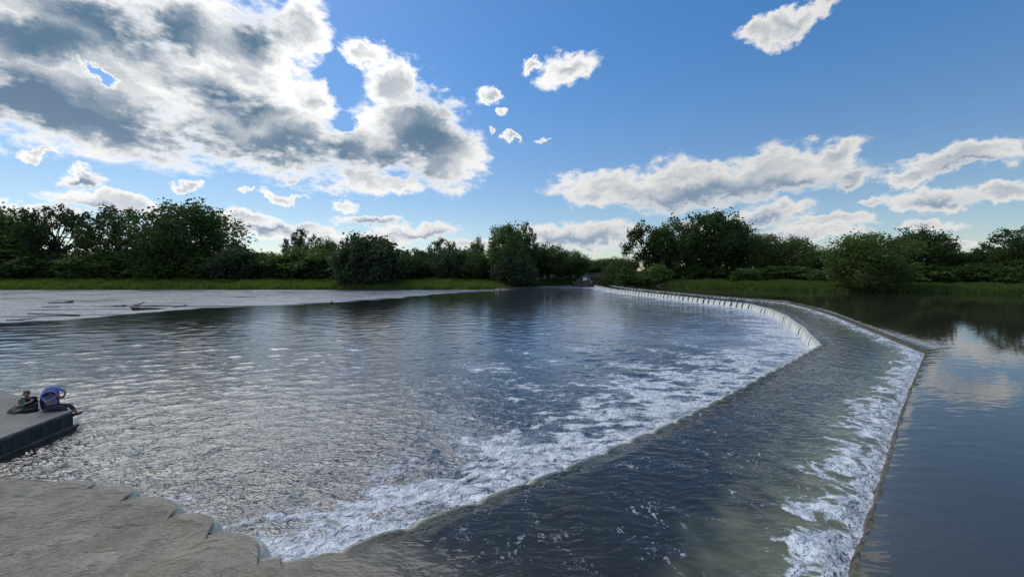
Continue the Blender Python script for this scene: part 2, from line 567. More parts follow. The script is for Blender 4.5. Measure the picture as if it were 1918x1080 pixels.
gx = warp_axis(-3000, 3000, -220, 140, 2.0, 200, 1.15)
gy = warp_axis(-1500, 4000, 60, 160, 1.0, 200, 1.15)
X, Y = np.meshgrid(gx, gy)
Z = ground_z(X, Y)
g = link('ground', np_mesh('ground', np.stack([X, Y, Z], -1).reshape(-1, 3), grid_faces(len(gy), len(gx)), M_GROUND))
tag(g, kind='structure')

# ------------------------------------------------------------------ the weir's two lines
# (lower lip x, y, upper crest x, y): the apron of the weir lies between them
LINE = np.array([
    (-16.0, 8.3, -11.0, -3.0), (-10.4, 7.95, -5.0, -2.0), (-8.7, 7.69, -3.5, -1.4), (-7.75, 7.39, -2.6, -1.0),
    (-6.05, 6.74, -1.4, -0.2), (-4.22, 5.85, 0.2, 0.9), (-3.44, 5.36, 1.0, 1.7), (-2.2, 6.1, 2.7, 3.3),
    (-1.2, 6.74, 4.33, 4.85), (1.17, 8.39, 5.7, 6.08), (4.26, 10.69, 7.9, 8.1), (8.83, 14.66, 12.4, 12.2),
    (18.23, 23.03, 21.19, 19.94), (22.27, 29.72, 25.2, 27.3), (27.15, 38.8, 30.9, 37.8), (30.26, 46.23, 34.4, 45.6),
    (32.3, 53.15, 37.0, 52.7), (30.9, 66.0, 34.6, 66.0), (28.4, 84.2, 32.0, 84.0), (26.4, 98.0, 30.4, 98.0),
    (26.6, 115.0, 30.8, 115.0), (28.0, 133.5, 32.5, 132.5)])
Z_APRON, Z_POOL = 0.88, 1.16
seg = np.linalg.norm(np.diff(LINE[:, :2], axis=0), axis=1)
LS = np.concatenate([[0], np.cumsum(seg)])
LTOT = LS[-1]
def at(s, k):
    return np.interp(s, LS, LINE[:, k])
def smooth_at(s, k, r=0.45):
    return (at(s - r, k) + 2 * at(s, k) + at(s + r, k)) / 4
S_NOTCH, S_CORNER, S_FAR = LS[6], LS[12], LS[16]

def lip_frame(s):
    e = 0.35
    tx = at(s + e, 0) - at(s - e, 0); ty = at(s + e, 1) - at(s - e, 1)
    l = np.hypot(tx, ty) + 1e-9
    nx, ny = -ty / l, tx / l
    # point away from the crest
    sgn = np.sign(nx * (at(s, 0) - at(s, 2)) + ny * (at(s, 1) - at(s, 3)))
    return nx * sgn, ny * sgn

# sections between the dividers
breaks = [0.0]
while breaks[-1] < LTOT - 1.0:
    s = breaks[-1]
    breaks.append(s + (1.18 if s < S_NOTCH else 1.12 if s < S_CORNER else 1.05 if s < S_FAR else 1.35) * (1 + 0.16 * math.sin(len(breaks) * 2.3) + 0.08 * math.sin(len(breaks) * 5.9)))
breaks = np.array(breaks)
def bulge(s):
    i = np.clip(np.searchsorted(breaks, s, side='right') - 1, 0, len(breaks) - 2)
    t = np.clip((s - breaks[i]) / (breaks[i + 1] - breaks[i]), 0, 1)
    amp = np.where(s < S_NOTCH, 0.27 * sstep(LS[1] + 0.6, LS[3], s), np.where(s < S_CORNER, 0.065, 0.08)) * np.where(s < S_NOTCH, 1.05, 0.45 + 0.95 * np.abs(np.sin(i * 12.9898)))
    skew = np.where(s < S_NOTCH, t ** 1.4, t)
    return amp * np.clip(1 - (2 * skew - 1) ** 2, 0, 1) ** 0.6, t
def lip_point(s):
    nx, ny = lip_frame(s); b, t = bulge(s)
    dip = np.where(s < S_NOTCH, 0.07, 0.10)
    return smooth_at(s, 0) + nx * b, smooth_at(s, 1) + ny * b, Z_APRON - dip - 0.05 * (2 * t - 1) ** 4 * (s > S_NOTCH)

def crest_jag(s):
    return 0.035 * pnoise(s * 1.1, s * 0 + 1.7) + 0.022 * pnoise(s * 7.3, s * 0 + 5.1)
def crest_frame(s):
    e = 0.3
    tx = at(s + e, 2) - at(s - e, 2); ty = at(s + e, 3) - at(s - e, 3)
    l = np.hypot(tx, ty) + 1e-9
    nx, ny = -ty / l, tx / l
    sgn = np.sign(nx * (at(s, 0) - at(s, 2)) + ny * (at(s, 1) - at(s, 3)))
    return nx * sgn, ny * sgn

def foam_web(x, y, sx, sy, seed=0.0):
    """curling filaments: ridged, warped noise, 0..1"""
    wx = 0.55 * fbm(x / 1.7 + seed, y / 1.7 + 3, 3); wy = 0.55 * fbm(x / 1.7 + 31, y / 1.7 + seed, 3)
    r1 = np.clip(1 - 4.2 * np.abs(fbm((x + wx) / sx + seed, (y + wy) / sy, 3)), 0, 1)
    r2 = np.clip(1 - 4.2 * np.abs(fbm((x + wx) / sx * 2.6 + 7 + seed, (y + wy) / sy * 2.6, 3)), 0, 1)
    return np.clip(0.78 * r1 + 0.5 * r2, 0, 1)

# ------------------------------------------------------------------ lower river
rx = warp_axis(-900, 60, -24, 19, 0.075, 12, 1.026)
ry = warp_axis(-40, 175, 5.5, 24, 0.062, 4, 1.013)
X, Y = np.meshgrid(rx, ry)
shp = X.shape
# distance to the lip
ls = np.linspace(0, LTOT, 700)
lx, ly = smooth_at(ls, 0), smooth_at(ls, 1)
xf, yf = X.ravel(), Y.ravel()
near = (xf > -60) & (xf < 40)
dist = np.full(len(xf), 60.0); sn = np.zeros(len(xf))
idx = np.nonzero(near)[0]
for k in range(0, len(idx), 20000):
    q = idx[k:k + 20000]
    d2 = (xf[q, None] - lx[None]) ** 2 + (yf[q, None] - ly[None]) ** 2
    j = d2.argmin(1)
    dist[q] = np.sqrt(d2[np.arange(len(q)), j]); sn[q] = ls[j]
dist = dist.reshape(shp); sn = sn.reshape(shp)
RX = np.array([-900, -200, -60, -47, -44, -37, -29, -22.8, -14, -2.8, 5])
RY = np.array([5, 15, 28, 42, 55, 60, 67, 77, 97, 109, 125.])
rif = sstep(-0.8, 1.2, Y - np.interp(X, RX, RY) + 2.5 * fbm(X / 9, Y / 9, 3) + 9.0 * fbm(X / 24, Y / 2.4, 3))
rif = rif * (1 - 0.9 * sstep(0.25, 0.45, fbm(X / 22, Y / 3.0 + 7, 3)))
# chop: many small crossing waves, longer ones far out
Zr = np.zeros(shp); DX = np.zeros(shp); DY = np.zeros(shp)
cell = np.maximum(np.gradient(rx)[None, :], np.gradient(ry)[:, None])
wr = np.random.default_rng(11)
for k in range(84):
    lam = 0.20 * (14.0 ** wr.random())
    th = wr.normal(1.75, 0.42)
    kx, ky = 2 * np.pi / lam * math.cos(th), 2 * np.pi / lam * math.sin(th)
    amp = 0.0042 * lam ** 0.85
    fade = sstep(lam * 0.45, lam * 0.22, cell) * sstep(lam * 5.0, lam * 24.0, np.hypot(X, Y))
    pm = 0.6 + 0.8 * pnoise(X / 3.0 + k * 5.1, Y / 3.0 - k * 3.7)
    ph = kx * X + ky * Y + wr.random() * 6.28
    aa = amp * fade * pm
    Zr += aa * np.sin(ph)
    DX += aa * math.cos(th) * np.cos(ph); DY += aa * math.sin(th) * np.cos(ph)
for lam, amp, th in ((1.6, 0.018, 1.5), (2.3, 0.026, 1.7), (3.1, 0.03, 1.4), (4.3, 0.035, 1.62), (2.0, 0.02, 1.9)):
    Zr += rif * amp * 0.6 * (0.4 + pnoise(X / 9 + lam, Y / 6)) * sstep(lam * 0.5, lam * 0.25, cell) * np.sin(2 * np.pi / lam * (math.cos(th) * X + math.sin(th) * Y) + lam * 9)
turb = np.exp(-dist / 3.0)
wsc = (1.0 + 0.45 * sstep(20, 8, Y) + 0.6 * np.exp(-dist / 7.0)) * (1 - 0.55 * sstep(28, 50, Y))
Zr *= wsc; DX *= wsc * 1.3; DY *= wsc * 1.3                  # steep crests, flat troughs
Zr += turb * 0.10 * fbm(X * 1.3, Y * 1.3, 4) + 0.05 * turb
Zr *= sstep(0, 0.4, 90 - Y) * 0 + 1
isnear = sn < S_CORNER
st1 = fbm(sn * 0.55 + 3, dist * 0.12, 4)
st2 = fbm(sn * 1.6 + 31, dist * 0.22 + 4, 4)
patch = fbm(X / 4.5 + 3.1, Y / 3.0 + 1.7, 4)
patch2 = fbm(X / 1.6 + 13.1, Y / 1.0 + 5.7, 3)
band = 1.7 + 0.15 * np.clip(sn - S_NOTCH, 0, 36)
web = foam_web(X, Y, 2.6, 0.85)
wb0 = sstep(S_NOTCH + 4, S_NOTCH + 16, sn)
c_near = (0.80 - 0.16 * wb0) * np.exp(-(dist / band) ** 2) + 0.95 * np.exp(-dist / (band * 3.6)) * (0.72 + 0.9 * st1 + 0.7 * patch)
c_far = 0.95 * np.exp(-(dist / 2.2) ** 1.3) + 0.66 * np.exp(-dist / 12.0) * (0.8 + 0.9 * st2 + 0.5 * st1)
c_left = 0.75 * np.exp(-dist / 0.9) + 0.45 * np.exp(-dist / 2.5) * (0.6 + 0.8 * st2)
wb = sstep(S_CORNER - 6, S_CORNER + 2, sn)
wl = 1 - sstep(S_NOTCH - 3.5, S_NOTCH + 0.5, sn)
cov = (c_near * (1 - wb) + c_far * wb) * (1 - wl) + c_left * wl
cov = cov + 0.45 * np.exp(-((X + 2.6) / 3.0) ** 2 - ((Y - 7.9 - 0.25 * (X + 2.6)) / 1.4) ** 2)
cov = np.clip(cov, 0, 0.90 - 0.07 * wb0 + 0.3 * np.exp(-dist / 0.7)) * sstep(-26, -4, X)
weba = web * (1 - 0.75 * wb) + wb * np.clip(0.5 + 1.3 * st2 + 0.3 * patch2, 0, 1) * 0.75
foam = np.clip(weba + 1.25 * (cov - 0.78), 0, 1) * sstep(0.04, 0.2, cov)
scum_sheen = np.clip(np.exp(-dist / 15.0) * (0.42 + 1.2 * patch + 0.8 * st1 + 0.4 * patch2) * (1 - 0.75 * wl), 0, 1) * sstep(-22, -3, X)
aer_sheen = np.clip(wb * np.exp(-dist / 13) * 0.95 + (1 - wb) * (1 - wl) * np.exp(-dist / 4.0) * 0.15 + 0.42 * sstep(12, 28, Y) * sstep(-16, 12, X) * sstep(110, 40, Y) * np.clip(0.55 + patch + 0.5 * st1, 0, 1.2) + 0.08 * np.exp(-dist / 7.0) * (0.8 + patch) * (1 - 0.85 * wl) * sstep(-9, 0, X), 0, 1)
calm = sstep(28, 42, Y) * sstep(8, -10, X) * (1 - rif)
rip = (0.14 + 0.85 * sstep(26, 6, Y) ** 1.5) + 0.3 * np.exp(-dist / 8) + 1.0 * rif
rgh = (0.20 + 0.14 * fbm(X / 10, Y / 2, 3)) * rif + 0.05 * aer_sheen + 0.10 * wb * np.exp(-dist / 12)
aer_sheen = np.maximum(aer_sheen, 0.6 * rif)  # riffle: bright sky reflection put into the body colour as a paler tone
lines = sstep(0.05, 0.5, fbm(X / 7.0 + 3, Y / 0.9, 3))
scum_sheen = np.maximum(scum_sheen, 0.46 * rif * (1 - 0.85 * lines))  # riffle's sky sheen also painted as pale specks, broken by ripple lines
r = link('river', np_mesh('river', np.stack([X + DX, Y + DY, Zr], -1).reshape(-1, 3), grid_faces(*shp), M_RIVER,
         attrs=dict(foam=foam, aer_sheen=aer_sheen, rip=rip, rgh=rgh, scum_sheen=scum_sheen)))
tag(r, kind='structure')

# ------------------------------------------------------------------ water on the apron
us = np.concatenate([np.arange(0, S_CORNER + 2, 0.045), np.arange(S_CORNER + 2.2, LTOT - 0.02, 0.2), [LTOT]])
nv = 100
vv = np.linspace(0, 1, nv)
cnx, cny = crest_frame(us)
jag = crest_jag(us)
ax = at(us, 2) + cnx * (0.09 + jag); ay = at(us, 3) + cny * (0.09 + jag)
bx, by, bz = lip_point(us)
lnx, lny = lip_frame(us); bb, _t = bulge(us)
gx0, gy0 = bx - lnx * bb, by - lny * bb
wid = np.hypot(gx0 - ax, gy0 - ay)[:, None]
dc = wid * vv; dl = wid * (1 - vv)
wl_ = sstep(np.where(us < S_NOTCH, 0.5, 0.9)[:, None] + 0 * dl, 0.0, dl)
X = ax[:, None] * (1 - vv) + gx0[:, None] * vv + (lnx * bb)[:, None] * wl_
Y = ay[:, None] * (1 - vv) + gy0[:, None] * vv + (lny * bb)[:, None] * wl_
SS = us[:, None] + 0 * vv
roll = 1.05 + 0.75 * fbm(SS * 0.45, SS * 0 + 2.2, 3) + 0.35 * pnoise(SS * 1.3, dc * 0.6)
leftarm = 1 - sstep(S_NOTCH - 0.8, S_NOTCH + 2.2, SS + 0.5 * fbm(X * 0.8, Y * 0.8, 2))
jump = sstep(roll * 1.25, roll * 0.35, dc) * (1 - leftarm)
lump = fbm(X * 1.5, Y * 1.5, 4)
cells = fbm(X * 0.9 + 4, Y * 0.9, 3)
web = foam_web(X, Y, 1.0, 1.0, 5.0)
foam = jump * np.clip(web + 0.14 + 0.45 * lump + 0.5 * sstep(0.45, 0.1, dc), 0, 1) + np.clip(web - 0.62, 0, 1) * 1.6 * np.exp(-dc / 1.9) * (1 - leftarm)
foam = np.clip(foam, 0, 1)
rim = sstep(0.13, 0.02, dl) * (SS > S_NOTCH - 1) * (SS < S_CORNER)
aer_sheen = np.clip(sstep(2.5, 0.5, dc + 1.3 * lump) * (1 - leftarm) * 0.9 + 0.28 * leftarm * sstep(3, 0.5, dl) + rim, 0, 1)
Zs = Z_APRON + 0 * X
Zs += jump * (0.02 + 0.10 * np.clip(lump + 0.35, 0, 1)) * sstep(0, 0.35, dc)
Zs -= 0.05 * np.exp(-dc / 0.5)
wv = np.zeros_like(X)
for k in range(30):
    lam = 0.22 * (6.0 ** wr.random()); th = wr.normal(0.9, 0.8)
    wv += 0.0038 * lam ** 0.9 * (0.5 + pnoise(X / 1.5 + k * 3.3, Y / 1.5)) * np.sin(2 * np.pi / lam * (math.cos(th) * X + math.sin(th) * Y) + wr.random() * 6.28)
Zs += wv * (0.5 + 0.15 * leftarm) * sstep(0, 0.3, dl) * sstep(24, 14, SS - S_CORNER + 14)
lipz = sstep(0.75, 0.0, dl + 0.42 * leftarm * sstep(0, 0.3, dl))
Zs = Zs * (1 - lipz ** 1.5) + bz[:, None] * lipz ** 1.5
rip = 0.28 + 0.95 * leftarm + 0 * X
fleck = np.clip((1 - jump) * sstep(S_NOTCH, S_NOTCH + 4, SS) * sstep(S_CORNER + 8, S_CORNER - 8, SS), 0, 1)
a = link('apron_water', np_mesh('apron_water', np.stack([X, Y, Zs], -1).reshape(-1, 3), grid_faces(*X.shape), M_APRON,
         attrs=dict(foam=foam, aer_sheen=aer_sheen, rip=rip, rgh=0.02 * leftarm + 0 * X, scum_sheen=np.maximum(0.45 * np.exp(-dc / 1.6) * (1 - leftarm) * np.clip(0.5 + 1.2 * cells, 0, 1), 0.55 * rim), fleck=fleck, sand=np.clip(leftarm * (0.85 + 0.9 * lump + 0.5 * fbm(X * 3, Y * 3, 3)), 0, 1))))
tag(a, kind='structure')

# ------------------------------------------------------------------ upper pool
PO = np.array([(-60, -60), (-40, -70), (-20, -80), (0, -80), (20, -80), (50, -80), (80, -70), (110, -60), (150, -50), (200, -40),
               (250, -20), (300, 0), (320, 40), (320, 80), (320, 120), (320, 150), (300, 170), (280, 180), (240, 190), (180, 195), (120, 195), (60, 180.)])
px = np.interp(us, LS, PO[:, 0]); py = np.interp(us, LS, PO[:, 1])
keep = np.unique(np.concatenate([np.arange(0, len(us), 3), [len(us) - 1]]))
dv = np.concatenate([[0, 0.12, 0.25, 0.4, 0.6, 0.85, 1.2, 1.7, 2.5, 3.5, 5, 7, 10, 14, 20, 28, 40, 60, 90], ])
ex = at(us, 2) + cnx * jag; ey = at(us, 3) + cny * jag
dirx, diry = px - ex, py - ey
dlen = np.hypot(dirx, diry)
tt = np.concatenate([dv[None] / dlen[:, None], np.ones((len(us), 1))], 1)
X = ex[:, None] + dirx[:, None] * tt; Y = ey[:, None] + diry[:, None] * tt
dd = dlen[:, None] * tt
Zp = Z_POOL - 0.07 * np.exp(-dd / 0.35) + 0.006 * np.exp(-dd / 1.2) * pnoise(us[:, None] * 3.5 + 0 * dd, dd * 1.2)
X, Y, Zp, dd = X[keep], Y[keep], Zp[keep], dd[keep]
rip = 1.0 + 3.0 * np.exp(-dd / 1.0) + 0.6 * sstep(12, 40, dd)
p = link('upper_pool', np_mesh('upper_pool', np.stack([X, Y, Zp], -1).reshape(-1, 3), grid_faces(*X.shape), M_POOL,
         attrs=dict(foam=0 * X, aer_sheen=0.8 * np.exp(-dd / 2.2) * sstep(S_CORNER + 3, S_CORNER - 10, us[keep])[:, None], rip=rip, rgh=0.02 * sstep(10, 30, dd), scum_sheen=0 * X)))
tag(p, kind='structure')

# ------------------------------------------------------------------ the weir itself
weir = empty('weir', (float(at(S_NOTCH, 0)), float(at(S_NOTCH, 1)), 0))
tag(weir, 'long stepped concrete weir with white curtains of falling water bending across the river', 'weir')
W0 = np.array(weir.location)
def wpart(name, verts, faces, m, smooth=True):
    return link(name, np_mesh(name, np.asarray(verts) - W0, faces, m, smooth), weir)
# glassy drop from the pool on to the apron
rows = []
for f in np.linspace(0, 1, 6):
    rows.append(np.stack([ex + cnx * 0.12 * f ** 0.6, ey + cny * 0.12 * f ** 0.6, 0 * us + Z_POOL - 0.075 - (Z_POOL - Z_APRON) * f ** 1.4], 1))
rows = np.stack(rows, 1)
wpart('crest_fall', rows.reshape(-1, 3), grid_faces(rows.shape[0], rows.shape[1]), M_CREST)
# concrete behind the curtains: apron slab with its front face
ss = np.linspace(0, LTOT, 500)
nx, ny = lip_frame(ss)
fx, fy = smooth_at(ss, 0) - nx * 0.22, smooth_at(ss, 1) - ny * 0.22
kx_, ky_ = at(ss, 2), at(ss, 3)
prof = np.stack([np.stack([kx_, ky_, 0 * ss + 0.70], 1), np.stack([fx, fy, 0 * ss + 0.70], 1), np.stack([fx, fy, 0 * ss - 1.2], 1)], 1)
wpart('apron_slab', prof.reshape(-1, 3), grid_faces(len(ss), 3), M_WETCONC, False)
prof = np.stack([np.stack([kx_ + np.interp(ss, us, cnx) * 0.02, ky_ + np.interp(ss, us, cny) * 0.02, 0 * ss + 0.69], 1),
                 np.stack([kx_ - np.interp(ss, us, cnx) * 0.0, ky_ - np.interp(ss, us, cny) * 0.0, 0 * ss + 1.03], 1),
                 np.stack([kx_ - np.interp(ss, us, cnx) * 0.5, ky_ - np.interp(ss, us, cny) * 0.5, 0 * ss + 0.98], 1)], 1)
wpart('crest_wall', prof.reshape(-1, 3), grid_faces(len(ss), 3), M_WETCONC, False)
# one curtain of water per section, one divider post between neighbours
nt, nz = 9, 9
for i in range(len(breaks) - 1):
    s0, s1 = breaks[i], min(breaks[i + 1], LTOT)
    if s1 - s0 < 0.4: continue
    gap = 0.0 if s0 < S_CORNER else 0.045 if s0 < S_FAR else 0.09
    t = np.linspace(gap, 1.0 - gap, nt)
    s = s0 + (s1 - s0) * t
    x, y, z = lip_point(s)
    nx, ny = lip_frame(s)
    tx, ty = np.gradient(x), np.gradient(y); tl = np.hypot(tx, ty); tx, ty = tx / tl, ty / tl
    f = np.linspace(0, 1, nz)[:, None]
    out_ = ((0.30 if s0 > S_NOTCH else 0.20) + 0.05 * math.sin(i * 7.7)) * f ** 0.55
    squeeze = -(t - 0.5) * (s1 - s0) * (0.20 if s0 < S_CORNER else 0.08) * f ** 0.5
    wob = 0.02 * np.sin(t * 40 + i) * f
    vx = x + nx * (out_ + wob) + tx * squeeze; vy = y + ny * (out_ + wob) + ty * squeeze
    vz = z + (-0.10 - z) * f ** 1.35
    wpart('water_curtain', np.stack([vx, vy, vz], -1).reshape(-1, 3), grid_faces(nz, nt), M_FALL)

# ------------------------------------------------------------------ trees
M_LEAF = leaf_material('leaves_green', (0.044, 0.078, 0.026), (0.11, 0.155, 0.048), 0.36)
M_LEAFD = leaf_material('leaves_dark', (0.032, 0.056, 0.022), (0.076, 0.108, 0.036), 0.32)
M_WILLOW = leaf_material('leaves_willow', (0.038, 0.058, 0.032), (0.085, 0.115, 0.060), 0.3)
M_SHRUB = leaf_material('leaves_shrub', (0.048, 0.086, 0.024), (0.115, 0.17, 0.048), 0.38)
M_REED = leaf_material('grass_blades', (0.07, 0.115, 0.024), (0.16, 0.20, 0.05), 0.45)
M_REEDD = leaf_material('grass_blades_dark', (0.045, 0.085, 0.02), (0.11, 0.155, 0.04), 0.4)

def leaf_cards(points, size, rg, droop=0.0, long=1.0):
    """little bent leaf sprays, two triangles each"""
    n = len(points)
    d = rg.normal(size=(n, 3)); d[:, 2] -= droop
    d /= np.linalg.norm(d, axis=1)[:, None]
    q = rg.normal(size=(n, 3))
    e = np.cross(d, q); e /= np.linalg.norm(e, axis=1)[:, None] + 1e-9
    s = size * (0.6 + 0.8 * rg.random(n))[:, None]
    nrm = np.cross(d, e)
    a = points - d * s * long * 0.5
    b = points + e * s * 0.42 + nrm * s * 0.12
    c = points + d * s * long * 0.5
    f = points - e * s * 0.42 + nrm * s * 0.12
    v = np.stack([a, b, c, f], 1).reshape(-1, 3)
    k = np.arange(n)[:, None] * 4
    return v, k + np.array([[0, 1, 2, 3]])

def tube(path, radii, sides=6):
    path = np.asarray(path, float); v = []
    for i, p in enumerate(path):
        t = path[min(i + 1, len(path) - 1)] - path[max(i - 1, 0)]
        t /= np.linalg.norm(t) + 1e-9
        u = np.cross(t, [0.3, 0.9, 0.2]); u /= np.linalg.norm(u) + 1e-9
        w = np.cross(t, u)
        for k in range(sides):
            a = 2 * math.pi * k / sides
            v.append(p + radii[i] * (u * math.cos(a) + w * math.sin(a)))
    f = []
    for i in range(len(path) - 1):
        for k in range(sides):
            a = i * sides + k; b = i * sides + (k + 1) % sides
            f.append([a, b, b + sides, a + sides])
    n0 = len(v)
    v.append(path[0]); v.append(path[-1])
    for k in range(sides):
        f.append([n0, (k + 1) % sides, k, n0])
        f.append([n0 + 1, (len(path) - 1) * sides + k, (len(path) - 1) * sides + (k + 1) % sides, n0 + 1])
    return np.array(v), [q if q[0] != q[3] else q[:3] for q in f]

def join(parts):
    V, F, o = [], [], 0
    for v, f in parts:
        V.append(v); F += [[i + o for i in q] for q in f]; o += len(v)
    return np.concatenate(V), F

def make_tree(kind, seed):
    """unit tree: 1 high, 1 wide; returns (crown mesh, trunk mesh)"""
    rg = np.random.default_rng(seed)
    lobes = []
    if kind == 'dome':
        n, lr, zc, zr, rr, leaf, per = 34, (0.13, 0.21), 0.56, 0.40, 0.38, 0.030, 520
    elif kind == 'open':
        n, lr, zc, zr, rr, leaf, per = 30, (0.07, 0.13), 0.62, 0.36, 0.41, 0.028, 300
    elif kind == 'cottonwood':
        n, lr, zc, zr, rr, leaf, per = 36, (0.11, 0.18), 0.55, 0.43, 0.36, 0.028, 480
    elif kind == 'willow':
        n, lr, zc, zr, rr, leaf, per = 34, (0.14, 0.22), 0.48, 0.42, 0.37, 0.040, 480
    else:
        n, lr, zc, zr, rr, leaf, per = 22, (0.15, 0.25), 0.42, 0.44, 0.36, 0.065, 260
    for i in range(n):
        # spread over an egg-shaped envelope
        u = (i + 0.5) / n; z = 1 - 2 * u; a = i * 2.399963 + rg.normal(0, 0.35)
        k = math.sqrt(max(0, 1 - z * z)) * (0.78 + 0.38 * rg.random())
        rad = rg.uniform(*lr)
        if kind == 'cottonwood' and z > 0.2: rad *= 0.72
        lobes.append((np.array([rr * k * math.cos(a), rr * k * math.sin(a), zc + zr * z * rg.uniform(0.86, 1.12)]), rad))
    for i in range(n // 5):
        lobes.append((np.array([rg.normal(0, 0.13), rg.normal(0, 0.13), zc + rg.normal(0, 0.16)]), lr[1]))
    pts = []
    for c, rad in lobes:
        m = int(per * (rad / lr[1]) ** 2)
        ncl = 16
        cd = rg.normal(size=(ncl, 3)); cd /= np.linalg.norm(cd, axis=1)[:, None]
        cd[:, 2] = cd[:, 2] * 0.8 + 0.12
        cc = c + cd * rad * rg.uniform(0.55, 1.12, (ncl, 1))
        k = rg.integers(0, ncl, m)
        p = cc[k] + rg.normal(size=(m, 3)) * rad * (0.26 if kind != 'open' else 0.22)
        if kind == 'willow':
            p[:, 2] -= np.abs(rg.normal(0, rad * 0.35, m))
        pts.append(p)
    pts = np.concatenate(pts)
    # a scatter of loose sprays beyond the outline keeps the edge uneven
    k = rg.integers(0, len(pts), len(pts) // 14)
    ext = pts[k] + rg.normal(size=(len(k), 3)) * 0.02
    pts = np.concatenate([pts, ext])
    pts = pts[pts[:, 2] > 0.015]
    top = np.percentile(pts[:, 2], 99.7)
    w = np.percentile(np.abs(pts[:, :2]), 98.5) * 2
    v, f = leaf_cards(pts, leaf, rg, 0.9 if kind == 'willow' else 0.1, 1.7 if kind == 'willow' else 1.15)
    sc = np.array([1 / w, 1 / w, 1 / top])
    v = v * sc
    cm = {'dome': M_LEAF, 'open': M_LEAFD, 'cottonwood': M_LEAF, 'willow': M_WILLOW, 'shrub': M_SHRUB}[kind]
    crown = np_mesh('crown_' + kind, v, f, cm, False)
    # trunk and limbs
    parts = []
    h = zc if kind != 'shrub' else 0.35
    path = [np.array([0.012 * math.sin(i * 1.7 + seed), 0.012 * math.cos(i * 2.1), h * i / 5 - (0.03 if i == 0 else 0)]) for i in range(6)]
    parts.append(tube(path, [0.034, 0.026, 0.022, 0.020, 0.016, 0.011], 7))
    for c, rad in lobes[::2 if kind != 'open' else 1]:
        b = path[rg.integers(2, 6)]
        mid = (b + c) / 2 + np.array([0, 0, 0.04]) + rg.normal(0, 0.015, 3)
        parts.append(tube([b, mid, c], [0.011, 0.007, 0.003], 5))
    tv, tf = join(parts)
    trunk = np_mesh('trunk_' + kind, tv * sc, tf, M_BARK)
    return crown, trunk

